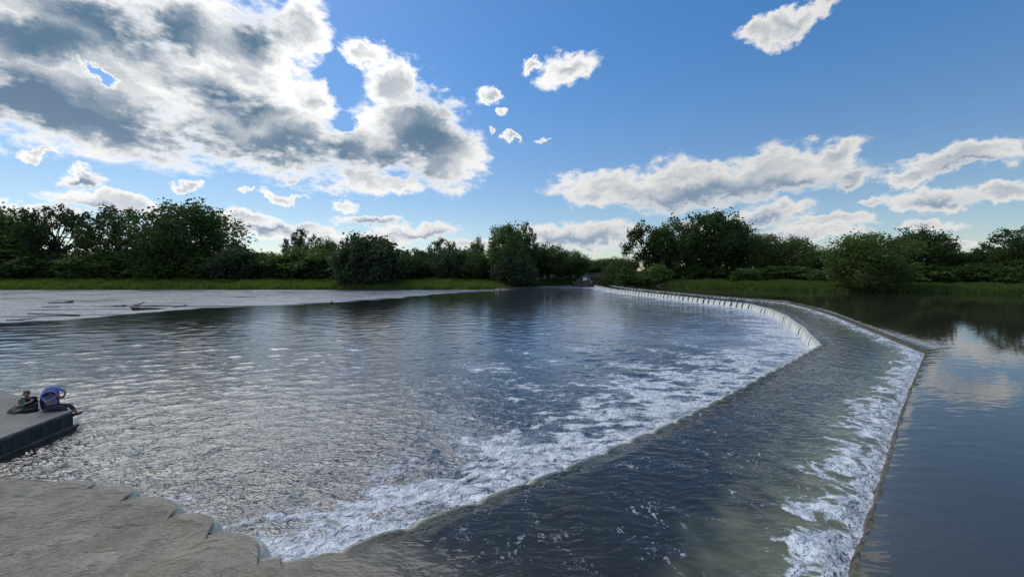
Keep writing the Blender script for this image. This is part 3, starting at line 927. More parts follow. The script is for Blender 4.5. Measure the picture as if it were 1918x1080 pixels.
KINDS = {'dome': 3, 'open': 3, 'cottonwood': 2, 'willow': 2, 'shrub': 3}
POOLT = {k: [make_tree(k, 100 + 17 * i + 7 * len(k)) for i in range(n)] for k, n in KINDS.items()}
TREES = [
    ('dark dense tree at the left edge of the picture', 'dome', -185.3, 143, 25.5, 25.5, ''),
    ('open-crowned tree with sky gaps, second from the left edge', 'open', -162.5, 141, 25.9, 17.5, ''),
    ('open tree with bare lower limbs, left neighbour of the dome-shaped tree', 'open', -140.4, 141, 25.2, 22.1, ''),
    ('tallest dome-shaped dense tree on the left bank', 'dome', -114.0, 139, 26.3, 30.1, ''),
    ('round grey-green willow beside the dome-shaped tree on the left bank', 'willow', -92.9, 134, 11.0, 15.2, ''),
    ('sparse tree with airy top rising above the bright green shrubs', 'open', -79.9, 150, 18.3, 14.6, ''),
    ('small bushy tree between the sparse airy tree and the big dark willow', 'dome', -68.4, 148, 14.7, 12.0, ''),
    ('bright green bushy tree below the sparse airy tree', 'shrub', -70.6, 136, 10.8, 19.1, ''),
    ('big dark round willow standing forward in the bank grass', 'willow', -43.7, 121, 13.4, 19.0, ''),
    ('small light green tree just right of the big dark willow', 'dome', -33.7, 132, 8.2, 9.3, ''),
    ('thin dark tree peeking over the small light green tree', 'open', -37.1, 150, 11.4, 11.4, ''),
    ('dark clumpy tree left of the grey willow in the middle distance', 'open', -26.0, 146, 14.7, 11.8, ''),
    ('grey-green willow low in the middle distance', 'willow', -21.0, 136, 10.4, 12.5, ''),
    ('narrow tree with a tufted top in the middle distance', 'cottonwood', -13.0, 146, 14.9, 7.1, ''),
    ('light green tree left of the tall grey willow', 'dome', -11.6, 134, 8.8, 10.1, ''),
    ('tall grey-green willow at the end of the left bank', 'cottonwood', -2.0, 132, 18.0, 13.6, ''),
    ('open leafy tree leaning beside the tall grey willow', 'open', 4.8, 137, 19.3, 8.9, ''),
    ('dark drooping willow at the waterline below the tall grey willow', 'willow', 1.0, 127, 7.4, 13.0, ''),
    ('dark bushy tree right of the tall grey willow', 'dome', 13.0, 146, 12.8, 16.6, ''),
    ('dark tree sloping down towards the far end of the weir', 'dome', 22.8, 152, 10.5, 14.0, ''),
    ('bushy green tree just right of the concrete abutment', 'dome', 34.2, 128, 6.4, 10.4, ''),
    ('rounded light green bush below the cottonwoods', 'shrub', 42.5, 117, 4.7, 9.5, ''),
    ('airy leftmost cottonwood of the tall right-hand group', 'open', 43.1, 128, 18.5, 14.5, ''),
    ('second cottonwood from the left in the tall right-hand group', 'cottonwood', 51.6, 126, 19.8, 16.3, ''),
    ('tallest cottonwood in the middle of the right-hand group', 'cottonwood', 61.8, 124, 21.2, 18.8, ''),
    ('rightmost cottonwood of the tall right-hand group', 'dome', 70.7, 126, 19.6, 15.0, ''),
    ('rounded tree next to the cottonwoods on the right', 'dome', 75.4, 118, 13.8, 12.1, ''),
    ('mid-height rounded tree left of the gap on the right bank', 'dome', 80.7, 112, 12.4, 11.5, ''),
    ('dark low tree beside the gap on the right bank', 'dome', 84.2, 108, 8.9, 7.0, ''),
    ('pale yellow-green bush in front of the right-hand trees', 'shrub', 60.8, 103, 3.6, 6.7, ''),
    ('leaning green tree overhanging the upper pool', 'dome', 70.8, 79, 10.2, 14.1, ''),
    ('drooping lower boughs of a green tree touching the upper pool', 'dome', 69.9, 76, 5.9, 11.1, ''),
    ('dark dense rounded tree behind the leaning pool-side tree', 'dome', 94.9, 92, 12.7, 12.9, ''),
    ('dark spreading tree at the right edge of the picture', 'open', 107.4, 84, 11.9, 14.1, ''),
    ('low leafy tree in front of the far white house', 'dome', 102.3, 90, 7.0, 10.7, ''),
    ('broad bushy tree under the spreading tree at the right edge', 'dome', 105.7, 84, 7.4, 13.6, ''),
    ('dark green shrub in the thicket under the tall trees on the left bank', 'shrub', -190.0, 138, 15.4, 29.8, 'shrubs in the thicket along the left bank'),
    ('dark green shrub in the thicket under the tall trees on the left bank', 'shrub', -182.2, 135, 9.6, 21.9, 'shrubs in the thicket along the left bank'),
    ('dark green shrub in the thicket under the tall trees on the left bank', 'shrub', -172.0, 137, 10.4, 22.2, 'shrubs in the thicket along the left bank'),
    ('dark green shrub in the thicket under the tall trees on the left bank', 'shrub', -160.4, 135, 8.1, 16.4, 'shrubs in the thicket along the left bank'),
    ('dark green shrub in the thicket under the tall trees on the left bank', 'shrub', -156.5, 138, 9.8, 18.6, 'shrubs in the thicket along the left bank'),
    ('dark green shrub in the thicket under the tall trees on the left bank', 'shrub', -144.7, 134, 8.3, 14.5, 'shrubs in the thicket along the left bank'),
    ('dark green shrub in the thicket under the tall trees on the left bank', 'shrub', -137.7, 136, 9.7, 16.9, 'shrubs in the thicket along the left bank'),
    ('dark green shrub in the thicket under the tall trees on the left bank', 'shrub', -130.7, 138, 10.5, 17.2, 'shrubs in the thicket along the left bank'),
    ('dark green shrub in the thicket under the tall trees on the left bank', 'shrub', -119.3, 135, 9.6, 16.1, 'shrubs in the thicket along the left bank'),
    ('dark green shrub in the thicket under the tall trees on the left bank', 'shrub', -113.7, 137, 10.6, 17.0, 'shrubs in the thicket along the left bank'),
    ('dark green shrub in the thicket under the tall trees on the left bank', 'shrub', -104.4, 137, 9.7, 15.6, 'shrubs in the thicket along the left bank'),
    ('dark green shrub in the thicket under the tall trees on the left bank', 'shrub', -87.5, 138, 9.0, 13.4, 'shrubs in the thicket along the left bank'),
    ('dark green shrub in the thicket under the tall trees on the left bank', 'shrub', -80.7, 136, 7.8, 12.5, 'shrubs in the thicket along the left bank'),
    ('dark green shrub in the thicket under the tall trees on the left bank', 'shrub', -61.8, 137, 9.7, 12.6, 'shrubs in the thicket along the left bank'),
    ('dark green shrub in the thicket under the tall trees on the left bank', 'shrub', -56.3, 137, 8.8, 11.1, 'shrubs in the thicket along the left bank'),
    ('dark green shrub in the thicket under the tall trees on the left bank', 'shrub', -41.2, 136, 8.2, 10.3, 'shrubs in the thicket along the left bank'),
    ('dark green shrub in the thicket under the tall trees on the left bank', 'shrub', -29.7, 138, 7.1, 11.2, 'shrubs in the thicket along the left bank'),
    ('dark green shrub in the thicket under the tall trees on the left bank', 'shrub', -18.5, 138, 6.8, 10.4, 'shrubs in the thicket along the left bank'),
    ('dark green shrub in the thicket under the tall trees on the left bank', 'shrub', -6.2, 136, 7.1, 10.3, 'shrubs in the thicket along the left bank'),
    ('distant tree low on the skyline behind the far end of the weir', 'dome', 31.5, 185, 9.1, 12.0, 'distant trees behind the far end of the weir'),
    ('distant tree low on the skyline behind the far end of the weir', 'dome', 38.5, 195, 8.6, 11.6, 'distant trees behind the far end of the weir'),
    ('distant tree low on the skyline behind the far end of the weir', 'dome', 44.9, 200, 9.3, 13.0, 'distant trees behind the far end of the weir'),
    ('distant tree low on the skyline behind the far end of the weir', 'dome', 49.0, 190, 9.8, 13.4, 'distant trees behind the far end of the weir'),
    ('distant tree low on the skyline behind the far end of the weir', 'dome', 53.2, 185, 9.1, 11.0, 'distant trees behind the far end of the weir'),
    ('low green shrub at the foot of the trees on the right bank', 'shrub', 36.4, 122, 4.2, 9.2, 'shrubs along the right bank'),
    ('low green shrub at the foot of the trees on the right bank', 'shrub', 54.1, 121, 4.6, 11.1, 'shrubs along the right bank'),
    ('low green shrub at the foot of the trees on the right bank', 'shrub', 61.3, 119, 4.2, 10.9, 'shrubs along the right bank'),
    ('low green shrub at the foot of the trees on the right bank', 'shrub', 68.5, 110, 3.8, 8.9, 'shrubs along the right bank'),
    ('low green shrub at the foot of the trees on the right bank', 'shrub', 71.7, 107, 4.3, 9.8, 'shrubs along the right bank'),
    ('low green shrub at the foot of the trees on the right bank', 'shrub', 76.0, 104, 4.0, 9.0, 'shrubs along the right bank'),
    ('low green shrub at the foot of the trees on the right bank', 'shrub', 76.8, 97, 3.1, 6.8, 'shrubs along the right bank'),
    ('low green shrub at the foot of the trees on the right bank', 'shrub', 87.9, 89, 4.8, 9.6, 'shrubs along the right bank'),
    ('low green shrub at the foot of the trees on the right bank', 'shrub', 92.9, 88, 4.7, 9.5, 'shrubs along the right bank'),
    ('low green shrub at the foot of the trees on the right bank', 'shrub', 94.3, 84, 4.2, 8.6, 'shrubs along the right bank'),
    ('low green shrub at the foot of the trees on the right bank', 'shrub', 99.4, 84, 4.6, 9.1, 'shrubs along the right bank'),
    ('low green shrub at the foot of the trees on the right bank', 'shrub', 99.6, 80, 3.9, 8.6, 'shrubs along the right bank'),
    ('low green shrub at the foot of the trees on the right bank', 'shrub', 105.0, 80, 4.2, 10.8, 'shrubs along the right bank'),
    ('dark background tree filling the gap behind the far bank thicket', 'dome', -109.0, 165, 10.8, 15.2, 'background trees between the nearer trees of the far bank'),
    ('dark background tree filling the gap behind the far bank thicket', 'dome', -103.1, 170, 10.6, 15.6, 'background trees between the nearer trees of the far bank'),
    ('dark background tree filling the gap behind the far bank thicket', 'dome', -66.7, 165, 13.0, 15.2, 'background trees between the nearer trees of the far bank'),
    ('dark background tree filling the gap behind the far bank thicket', 'dome', -47.7, 165, 11.2, 13.4, 'background trees between the nearer trees of the far bank'),
    ('dark background tree filling the gap behind the far bank thicket', 'dome', -36.1, 168, 11.8, 12.7, 'background trees between the nearer trees of the far bank'),
    ('dark background tree filling the gap behind the far bank thicket', 'dome', -21.0, 165, 11.2, 12.5, 'background trees between the nearer trees of the far bank'),
    ('dark background tree filling the gap behind the far bank thicket', 'dome', 11.4, 165, 10.3, 13.4, 'background trees between the nearer trees of the far bank'),
    ('dark background tree filling the gap behind the far bank thicket', 'dome', 20.9, 170, 9.7, 13.8, 'background trees between the nearer trees of the far bank'),
    ('dark background tree filling the gap behind the far bank thicket', 'dome', 108.7, 135, 8.4, 10.9, 'background trees between the nearer trees of the far bank'),
    ('dark background tree filling the gap behind the far bank thicket', 'dome', 109.1, 130, 8.9, 11.9, 'background trees between the nearer trees of the far bank'),
    ('dark background tree filling the gap behind the far bank thicket', 'dome', 138.7, 125, 7.7, 11.5, 'background trees between the nearer trees of the far bank'),
    ('dark background tree filling the gap behind the far bank thicket', 'dome', 148.8, 125, 7.0, 11.5, 'background trees between the nearer trees of the far bank'),
]

tr = random.Random(5)
cnt = {k: 0 for k in KINDS}
NAMES = {'dome': 'broadleaf_tree', 'open': 'open_crowned_tree', 'cottonwood': 'cottonwood_tree', 'willow': 'willow_tree', 'shrub': 'shrub'}
for lab, kind, x, y, h, w, grp in TREES:
    crown, trunk = POOLT[kind][cnt[kind] % KINDS[kind]]
    cnt[kind] += 1
    z = float(ground_z(x, y)) - 0.1
    t = empty(NAMES[kind], (x, y, z), tr.uniform(0, 6.28))
    t.scale = (w, w * tr.uniform(0.85, 1.0), h + (2.7 - z if x < 30 else 2.4 - z))
    tag(t, lab, 'shrub' if kind == 'shrub' else 'tree', grp or None)
    link('crown', crown, t)
    link('trunk', trunk, t)

# ------------------------------------------------------------------ bank grass
def grass(name, xs, d0, d1, n, hgt, m, seed, label):
    rg = np.random.default_rng(seed)
    x = rg.uniform(xs[0], xs[1], n)
    d = d0 + (d1 - d0) * rg.random(n) ** 1.3
    y = shore(x) + d
    z = ground_z(x, y)
    hh = hgt * (0.55 + 0.7 * rg.random(n)) * (0.45 + 1.1 * np.clip(fbm(x / 6, y / 4, 3) + 0.45, 0, 1) ** 1.3)
    V, F = [], []
    for k in range(3):
        a = rg.random(n) * 6.28
        wd = 0.10 + 0.10 * rg.random(n)
        ox, oy = rg.normal(0, 0.18, n), rg.normal(0, 0.18, n)
        lean = rg.normal(0, 0.22, (n, 2)) * hh[:, None]
        b1 = np.stack([x + ox + np.cos(a) * wd, y + oy + np.sin(a) * wd, z - 0.1], 1)
        b2 = np.stack([x + ox - np.cos(a) * wd, y + oy - np.sin(a) * wd, z - 0.1], 1)
        tp = np.stack([x + ox + lean[:, 0], y + oy + lean[:, 1], z + hh * (0.7 + 0.5 * rg.random(n))], 1)
        V.append(np.stack([b1, b2, tp], 1).reshape(-1, 3))
    V = np.concatenate(V)
    o = link(name, np_mesh(name, V, np.arange(len(V)).reshape(-1, 3), m, False))
    tag(o, label, 'grass', kind='stuff')
grass('bank_grass', (-215, 2), 0.0, 26, 42000, 0.95, M_REED, 21, 'sunlit green grass and weeds covering the left bank')
grass('pool_side_grass', (33, 120), 0.0, 26, 24000, 0.6, M_REEDD, 22, 'long green grass along the right bank above the upper pool')
grass('end_bank_grass', (2, 33), 0.3, 14, 5000, 0.8, M_REEDD, 23, 'dark grass on the bank by the far end of the weir')

# ------------------------------------------------------------------ concrete platform with the two people
def prism(poly, z0, z1, inset=0.0):
    n = len(poly)
    v = [(x, y, z0) for x, y in poly] + [(x, y, z1) for x, y in poly]
    f = [list(range(n))[::-1], list(range(n, 2 * n))] + [[i, (i + 1) % n, n + (i + 1) % n, n + i] for i in range(n)]
    return np.array(v, float), f

def bevelled(me, w, seg=2):
    bm = bmesh.new(); bm.from_mesh(me)
    bmesh.ops.bevel(bm, geom=list(bm.edges), offset=w, segments=seg, affect='EDGES', profile=0.6)
    bm.to_mesh(me); bm.free()
    return me

def platform_material():
    m, T, b, out = mat('platform_concrete')
    P = pos(T)
    n = T.noise(P, 1.2, 7, 0.65); n2 = T.noise(P, 14, 5, 0.65)
    zz = T.add('ShaderNodeSeparateXYZ'); T.l.new(P, zz.inputs[0])
    dry = T.mix(T.rng(n, 0.3, 0.7), (0.155, 0.145, 0.125), (0.25, 0.235, 0.205))
    dry = T.mix(T.rng(n2, 0.55, 0.75), dry, (0.11, 0.105, 0.095))
    streak = T.noise(T.scale(P, (3.0, 3.0, 0.5)), 1.5, 6, 0.65)
    shaded = T.mix(T.rng(streak, 0.35, 0.65), (0.018, 0.026, 0.022), (0.065, 0.07, 0.055))  # shade of the side faces put into the colour, darker below the top
    T.l.new(T.mix(T.rng(T.math('ADD', zz.outputs[2], T.math('MULTIPLY', T.math('SUBTRACT', n, 0.5), 0.12)), 0.44, 0.55), shaded, dry), b.inputs['Base Color'])
    b.inputs['Roughness'].default_value = 0.85
    bump(T, b, n2, 0.8, 0.012)
    return m
M_PLAT = platform_material()
plat = empty('concrete_platform', (-14.17, 12.58, 0))
tag(plat, 'flat grey concrete platform with shade painted into its dark side, two people on it', 'platform')
PO0 = np.array([-14.17, 12.58, 0])
poly = [(-14.17, 12.58), (-19.37, 14.78), (-31, 19.7), (-31, 7.3), (-13.12, 7.3), (-13.75, 10.44)]
v, f = prism(poly, -0.9, 0.56)
link('slab', bevelled(np_mesh('slab', v - PO0, f, M_PLAT, False), 0.035), plat)
led = [(-14.02, 12.62), (-14.30, 12.62), (-13.9, 10.44), (-13.2, 7.35), (-12.98, 7.35), (-13.60, 10.44)]
v, f = prism(led, -0.5, 0.10)
link('wet_ledge', bevelled(np_mesh('wet_ledge', v - PO0, f, M_WETCONC, False), 0.015), plat)

def colour(name, c, rough=0.8, spec=0.25, var=0.25):
    return plain(name, tuple(q * (1 - var) for q in c), c, 14.0, rough, 0.004, 40, spec)
M_SKIN = colour('skin', (0.42, 0.24, 0.16), 0.5, 0.35, 0.12)
M_HAIR = colour('light_brown_hair', (0.20, 0.115, 0.06), 0.6)
M_BLACK = colour('black_cloth', (0.012, 0.012, 0.014), 0.9)
M_SAGE = colour('grey_green_cloth', (0.12, 0.15, 0.135), 0.9)
M_BLUE = colour('blue_cloth', (0.15, 0.18, 0.46), 0.85)
M_LBLUE = colour('light_blue_cloth', (0.14, 0.26, 0.62), 0.85)
M_TROUS = colour('dark_mauve_cloth', (0.085, 0.065, 0.085), 0.9)
M_GREYT = colour('charcoal_cloth', (0.03, 0.03, 0.036), 0.9)
M_WHITE = colour('white_plastic', (0.75, 0.75, 0.72), 0.4, 0.4, 0.05)
M_SHOE = colour('dark_shoe', (0.03, 0.022, 0.022), 0.7)

def skin(name, nodes, edges, m, parent, root=0, sub=2):
    """nodes: (x, y, z, radius or (rx, ry)); a limb skeleton grown into one smooth surface"""
    me = bpy.data.meshes.new(name)
    me.from_pydata([q[:3] for q in nodes], edges, [])
    me.materials.append(m)
    o = link(name, me, parent)
    md = o.modifiers.new('skin', 'SKIN')
    md.use_smooth_shade = True
    md.branch_smoothing = 0.3
    for i, q in enumerate(nodes):
        r_ = q[3] if isinstance(q[3], tuple) else (q[3], q[3])
        me.skin_vertices[0].data[i].radius = r_
        me.skin_vertices[0].data[i].use_root = (i == root)
    sb = o.modifiers.new('smooth', 'SUBSURF')
    sb.levels = sb.render_levels = sub
    return o

def hand(nodes, edges, wrist, d, side, up):
    """palm and five curled fingers grown from the wrist node"""
    d = Vector(d).normalized(); side = Vector(side).normalized(); up = Vector(up).normalized()
    w = Vector(nodes[wrist][:3])
    nodes.append((*(w + d * 0.05), (0.030, 0.018))); p = len(nodes) - 1; edges.append((wrist, p))
    nodes.append((*(w + d * 0.085), (0.030, 0.015))); k = len(nodes) - 1; edges.append((p, k))
    for j, ln in enumerate((0.062, 0.072, 0.068, 0.052)):
        a = w + d * 0.11 + side * (j - 1.5) * 0.019
        b_ = a + d * ln * 0.55 - up * 0.012
        c = b_ + d * ln * 0.3 - up * 0.03
        i0 = len(nodes)
        nodes += [(*a, 0.0085), (*b_, 0.008), (*c, 0.0065)]
        edges += [(k, i0), (i0, i0 + 1), (i0 + 1, i0 + 2)]
    a = w + d * 0.055 + side * -0.045; b_ = a + d * 0.04 - side * 0.01 - up * 0.015
    i0 = len(nodes); nodes += [(*a, 0.010), (*b_, 0.0075)]; edges += [(p, i0), (i0, i0 + 1)]

def ellipsoid(name, c, r_, m, parent, cut=None, seg=16):
    bm = bmesh.new()
    bmesh.ops.create_uvsphere(bm, u_segments=seg, v_segments=seg // 2 + 2, radius=1.0)
    for v_ in list(bm.verts):
        p_ = v_.co.copy()
        if cut is not None and p_.dot(Vector(cut[:3])) < cut[3]:
            bm.verts.remove(v_); continue
        n_ = 1 + 0.06 * math.sin(9 * p_.x + 4 * p_.z) * math.cos(7 * p_.y)
        v_.co = Vector((p_.x * r_[0] * n_ + c[0], p_.y * r_[1] * n_ + c[1], p_.z * r_[2] * n_ + c[2]))
    me = bpy.data.meshes.new(name); bm.to_mesh(me); bm.free()
    me.materials.append(m)
    me.polygons.foreach_set('use_smooth', np.full(len(me.polygons), True))
    return link(name, me, parent)

# person in blue: sits on the edge facing the river (+x), leaning back, feet over the water
pb = empty('person', (-14.86, 12.60, 0.56))
pb.scale = (0.93,) * 3
tag(pb, 'person under a draped blue cloth with light blue top, legs hanging over the platform corner', 'person')
N = [(0.0, 0.0, 0.12, (0.15, 0.125)), (-0.07, 0.03, 0.28, (0.135, 0.11)), (-0.16, 0.06, 0.46, (0.16, 0.11)), (-0.19, 0.08, 0.53, 0.06),
     (-0.18, 0.09, 0.60, 0.078), (-0.165, 0.09, 0.67, 0.082), (-0.16, 0.09, 0.74, 0.05),
     (-0.17, -0.09, 0.47, 0.06), (0.05, -0.20, 0.34, 0.042), (0.22, -0.10, 0.47, 0.032),
     (-0.16, 0.22, 0.47, 0.06), (0.03, 0.30, 0.33, 0.042), (0.20, 0.22, 0.46, 0.032),
     (0.06, -0.09, 0.10, 0.095), (0.42, -0.03, 0.11, 0.062), (0.62, 0.00, -0.17, 0.045), (0.66, 0.0, -0.22, 0.042), (0.80, 0.02, -0.13, 0.03),
     (0.06, 0.10, 0.10, 0.095), (0.44, 0.15, 0.12, 0.062), (0.64, 0.18, -0.15, 0.045), (0.68, 0.18, -0.20, 0.042), (0.82, 0.2, -0.11, 0.03),
     (-0.075, 0.09, 0.655, 0.016)]
Ed = [(0, 1), (1, 2), (2, 3), (3, 4), (4, 5), (5, 6), (2, 7), (7, 8), (8, 9), (2, 10), (10, 11), (11, 12),
      (0, 13), (13, 14), (14, 15), (15, 16), (16, 17), (0, 18), (18, 19), (19, 20), (20, 21), (21, 22), (5, 23)]
hand(N, Ed, 9, (0.5, 0.2, 0.8), (0.1, 1, -0.3), (0.8, 0, -0.5))
hand(N, Ed, 12, (0.5, -0.2, 0.8), (0.1, -1, -0.3), (0.8, 0, -0.5))
skin('body', N, Ed, M_SKIN, pb)
skin('shirt', [(-0.02, 0.0, 0.13, (0.165, 0.14)), (-0.07, 0.03, 0.28, (0.15, 0.125)), (-0.16, 0.06, 0.46, (0.175, 0.125)), (-0.17, -0.09, 0.47, 0.075), (-0.04, -0.16, 0.39, 0.062), (-0.16, 0.22, 0.47, 0.075), (-0.05, 0.27, 0.39, 0.062)],
     [(0, 1), (1, 2), (2, 3), (3, 4), (2, 5), (5, 6)], M_LBLUE, pb)
skin('trousers', [(0.02, 0.0, 0.10, (0.16, 0.115)), (0.10, -0.09, 0.105, 0.105), (0.42, -0.03, 0.115, 0.072), (0.57, 0.0, -0.10, 0.054), (0.10, 0.10, 0.105, 0.105), (0.44, 0.15, 0.125, 0.072), (0.59, 0.18, -0.08, 0.054)],
     [(0, 1), (1, 2), (2, 3), (0, 4), (4, 5), (5, 6)], M_TROUS, pb)
for sy in (0.0, 0.18):
    skin('shoe', [(0.635, sy, -0.225, 0.05), (0.72, sy + 0.01, -0.19, 0.045), (0.82, sy + 0.02, -0.12, 0.032)], [(0, 1), (1, 2)], M_SHOE, pb)
ellipsoid('hair', (-0.175, 0.09, 0.685), (0.095, 0.09, 0.10), M_HAIR, pb, (-0.5, 0, 0.85, -0.3))
# the blue cloth hangs over head and back
rows_ = []
prof_ = [(0.16, 0.64, 0.12), (0.06, 0.74, 0.17), (-0.06, 0.80, 0.19), (-0.17, 0.81, 0.20), (-0.29, 0.74, 0.23), (-0.34, 0.60, 0.27), (-0.36, 0.42, 0.30), (-0.36, 0.24, 0.30), (-0.33, 0.08, 0.28), (-0.30, 0.01, 0.27)]
cv = []
for a_, (xx, zz_, hw) in enumerate(prof_):
    for b_ in range(13):
        u_ = (b_ - 6) / 6
        fold = 0.022 * math.sin(b_ * 1.9 + a_ * 0.8)
        cv.append((xx + 0.20 * u_ * u_ + fold, 0.08 + hw * u_, max(0.008, zz_ - 0.13 * u_ * u_ * (1 if a_ < 5 else 0.2) + fold)))
cl = link('head_cloth', np_mesh('head_cloth', np.array(cv), grid_faces(len(prof_), 13), M_BLUE), pb)
sd = cl.modifiers.new('thickness', 'SOLIDIFY'); sd.thickness = 0.012
sb = cl.modifiers.new('smooth', 'SUBSURF'); sb.levels = sb.render_levels = 1

# person in black: sits cross-legged just behind, facing the camera side
pk = empty('person', (-15.62, 12.78, 0.56))
pk.scale = (0.93,) * 3
tag(pk, 'person in black t-shirt with light hair and a grey-green towel, sitting on the platform', 'person')
N = [(0.0, 0.0, 0.11, (0.15, 0.13)), (-0.05, -0.02, 0.24, (0.13, 0.11)), (-0.12, -0.05, 0.38, (0.16, 0.11)), (-0.15, -0.08, 0.43, 0.055),
     (-0.17, -0.10, 0.50, 0.074), (-0.175, -0.11, 0.56, 0.078), (-0.175, -0.10, 0.62, 0.05),
     (-0.30, -0.03, 0.38, 0.058), (-0.43, -0.16, 0.27, 0.040), (-0.22, -0.32, 0.24, 0.030),
     (0.06, -0.07, 0.40, 0.058), (0.12, -0.22, 0.30, 0.040), (0.00, -0.34, 0.24, 0.030),
     (-0.08, -0.10, 0.10, 0.09), (-0.36, -0.24, 0.14, 0.06), (-0.10, -0.40, 0.06, 0.045), (0.02, -0.44, 0.04, 0.035),
     (0.08, -0.10, 0.10, 0.09), (0.24, -0.34, 0.14, 0.06), (-0.02, -0.46, 0.07, 0.045), (-0.16, -0.50, 0.05, 0.035),
     (-0.20, -0.195, 0.545, 0.015)]
Ed = [(0, 1), (1, 2), (2, 3), (3, 4), (4, 5), (5, 6), (2, 7), (7, 8), (8, 9), (2, 10), (10, 11), (11, 12),
      (0, 13), (13, 14), (14, 15), (15, 16), (0, 17), (17, 18), (18, 19), (19, 20), (5, 21)]
hand(N, Ed, 9, (0.8, -0.5, -0.2), (0.4, 0.8, 0), (0, 0, 1))
hand(N, Ed, 12, (-0.8, -0.5, -0.2), (0.4, -0.8, 0), (0, 0, 1))
skin('body', N, Ed, M_SKIN, pk)
skin('shirt', [(0.0, 0.0, 0.13, (0.16, 0.14)), (-0.05, -0.02, 0.24, (0.145, 0.125)), (-0.12, -0.05, 0.38, (0.175, 0.12)), (-0.30, -0.03, 0.38, 0.072), (-0.38, -0.10, 0.31, 0.058), (0.06, -0.07, 0.40, 0.072), (0.11, -0.16, 0.34, 0.058)],
     [(0, 1), (1, 2), (2, 3), (3, 4), (2, 5), (5, 6)], M_BLACK, pk)
skin('trousers', [(0.0, -0.02, 0.10, (0.16, 0.12)), (-0.10, -0.12, 0.105, 0.10), (-0.36, -0.24, 0.145, 0.07), (-0.15, -0.37, 0.075, 0.055), (0.09, -0.12, 0.105, 0.10), (0.24, -0.34, 0.145, 0.07), (0.03, -0.44, 0.08, 0.055)],
     [(0, 1), (1, 2), (2, 3), (0, 4), (4, 5), (5, 6)], M_GREYT, pk)
ellipsoid('hair', (-0.172, -0.09, 0.575), (0.09, 0.092, 0.095), M_HAIR, pk, (0.1, 0.6, 0.75, -0.42))
cv = []
tow = [(-0.17, -0.20, 0.44, 0.07), (-0.17, -0.25, 0.36, 0.11), (-0.16, -0.30, 0.27, 0.15), (-0.15, -0.36, 0.18, 0.18), (-0.16, -0.45, 0.12, 0.21), (-0.17, -0.53, 0.03, 0.22)]
for a_, (xx, yy, zz_, hw) in enumerate(tow):
    for b_ in range(11):
        u_ = (b_ - 5) / 5
        fold = 0.016 * math.sin(b_ * 2.2 + a_)
        cv.append((xx + hw * u_, yy + fold + 0.05 * u_ * u_, max(0.01, zz_ + fold * 0.5)))
tw = link('towel', np_mesh('towel', np.array(cv), grid_faces(len(tow), 11), M_SAGE), pk)
sd = tw.modifiers.new('thickness', 'SOLIDIFY'); sd.thickness = 0.014

def soft_bag(name, loc, size, m, label, cat, rz=0.0, seed=1):
    bm = bmesh.new()
    bmesh.ops.create_icosphere(bm, subdivisions=3, radius=1.0)
    for v_ in bm.verts:
        p_ = v_.co
        n_ = 1 + 0.16 * math.sin(5.1 * p_.x + seed) * math.cos(4.3 * p_.y + 2 * seed) + 0.07 * math.sin(11 * p_.z + 9 * p_.x)
        v_.co = Vector((p_.x * size[0] * n_, p_.y * size[1] * n_, max(-0.55, p_.z * n_) * size[2] + 0.55 * size[2]))
    me = bpy.data.meshes.new(name); bm.to_mesh(me); bm.free()
    me.materials.append(m); me.polygons.foreach_set('use_smooth', np.full(len(me.polygons), True))
    o = link(name, me, None, loc); o.rotation_euler[2] = rz
    return tag(o, label, cat)
soft_bag('bag', (-15.36, 12.42, 0.56), (0.22, 0.12, 0.08), M_GREYT, 'slumped dark bag lying on the platform between the two people', 'bag', 0.3, 2)
soft_bag('folded_cloth', (-15.72, 12.33, 0.56), (0.16, 0.09, 0.045), M_TROUS, 'crumpled dark clothing on the platform beside the person in black', 'clothing', -0.2, 5)
soft_bag('packet', (-15.93, 12.36, 0.56), (0.09, 0.045, 0.03), M_WHITE, 'small white packet at the left end of the belongings on the platform', 'packet', 0.1, 3)

# ------------------------------------------------------------------ driftwood
def log(name, pts, radii, label, m=M_DRIFT, z=0.04, knots=()):
    pts = [np.array((p[0], p[1], p[2] if len(p) > 2 else z), float) for p in pts]
    n = 9
    P = np.array(pts); tt_ = np.linspace(0, len(P) - 1, n)
    path = np.stack([np.interp(tt_, np.arange(len(P)), P[:, k]) for k in range(3)], 1)
    rg = np.random.default_rng(len(label))
    path[1:-1] += rg.normal(0, 0.03, (n - 2, 3)) * np.array([1, 1, 0.5])
    rr = np.interp(tt_, np.arange(len(radii)), radii) * rg.uniform(0.85, 1.15, n)
    parts = [tube(path, rr, 8)]
    for kx0, dx, dy, dz, r0 in knots:
        b_ = path[kx0]
        parts.append(tube([b_, b_ + np.array([dx, dy, dz]) * 0.6, b_ + np.array([dx, dy, dz])], [r0, r0 * 0.7, r0 * 0.3], 6))
    v, f = join(parts)
    c = path.mean(0) * np.array([1, 1, 0])
    o = link(name, np_mesh(name, v - c, f, m), None, tuple(c))
    kind = {'drift_log': 'log', 'snag': 'snag', 'fallen_branch': 'branch'}[name]
    return tag(o, label, kind, 'driftwood around the weir' if kind == 'log' else None)
log('drift_log', [(-75.6, 64.2), (-74, 64.5), (-72.2, 64.8, 0.16)], [0.10, 0.13, 0.2], 'straight dark log farthest out in the pale shallows at left')
log('drift_log', [(-67.7, 56.8), (-65.7, 57.2)], [0.05, 0.06], 'thin faint stick just below the farthest straight log')
log('drift_log', [(-58.6, 47.6), (-57.2, 47.2), (-53.5, 46.3), (-49.9, 45.3)], [0.04, 0.08, 0.10, 0.13], 'longest thin log lying in the middle of the left shallows')
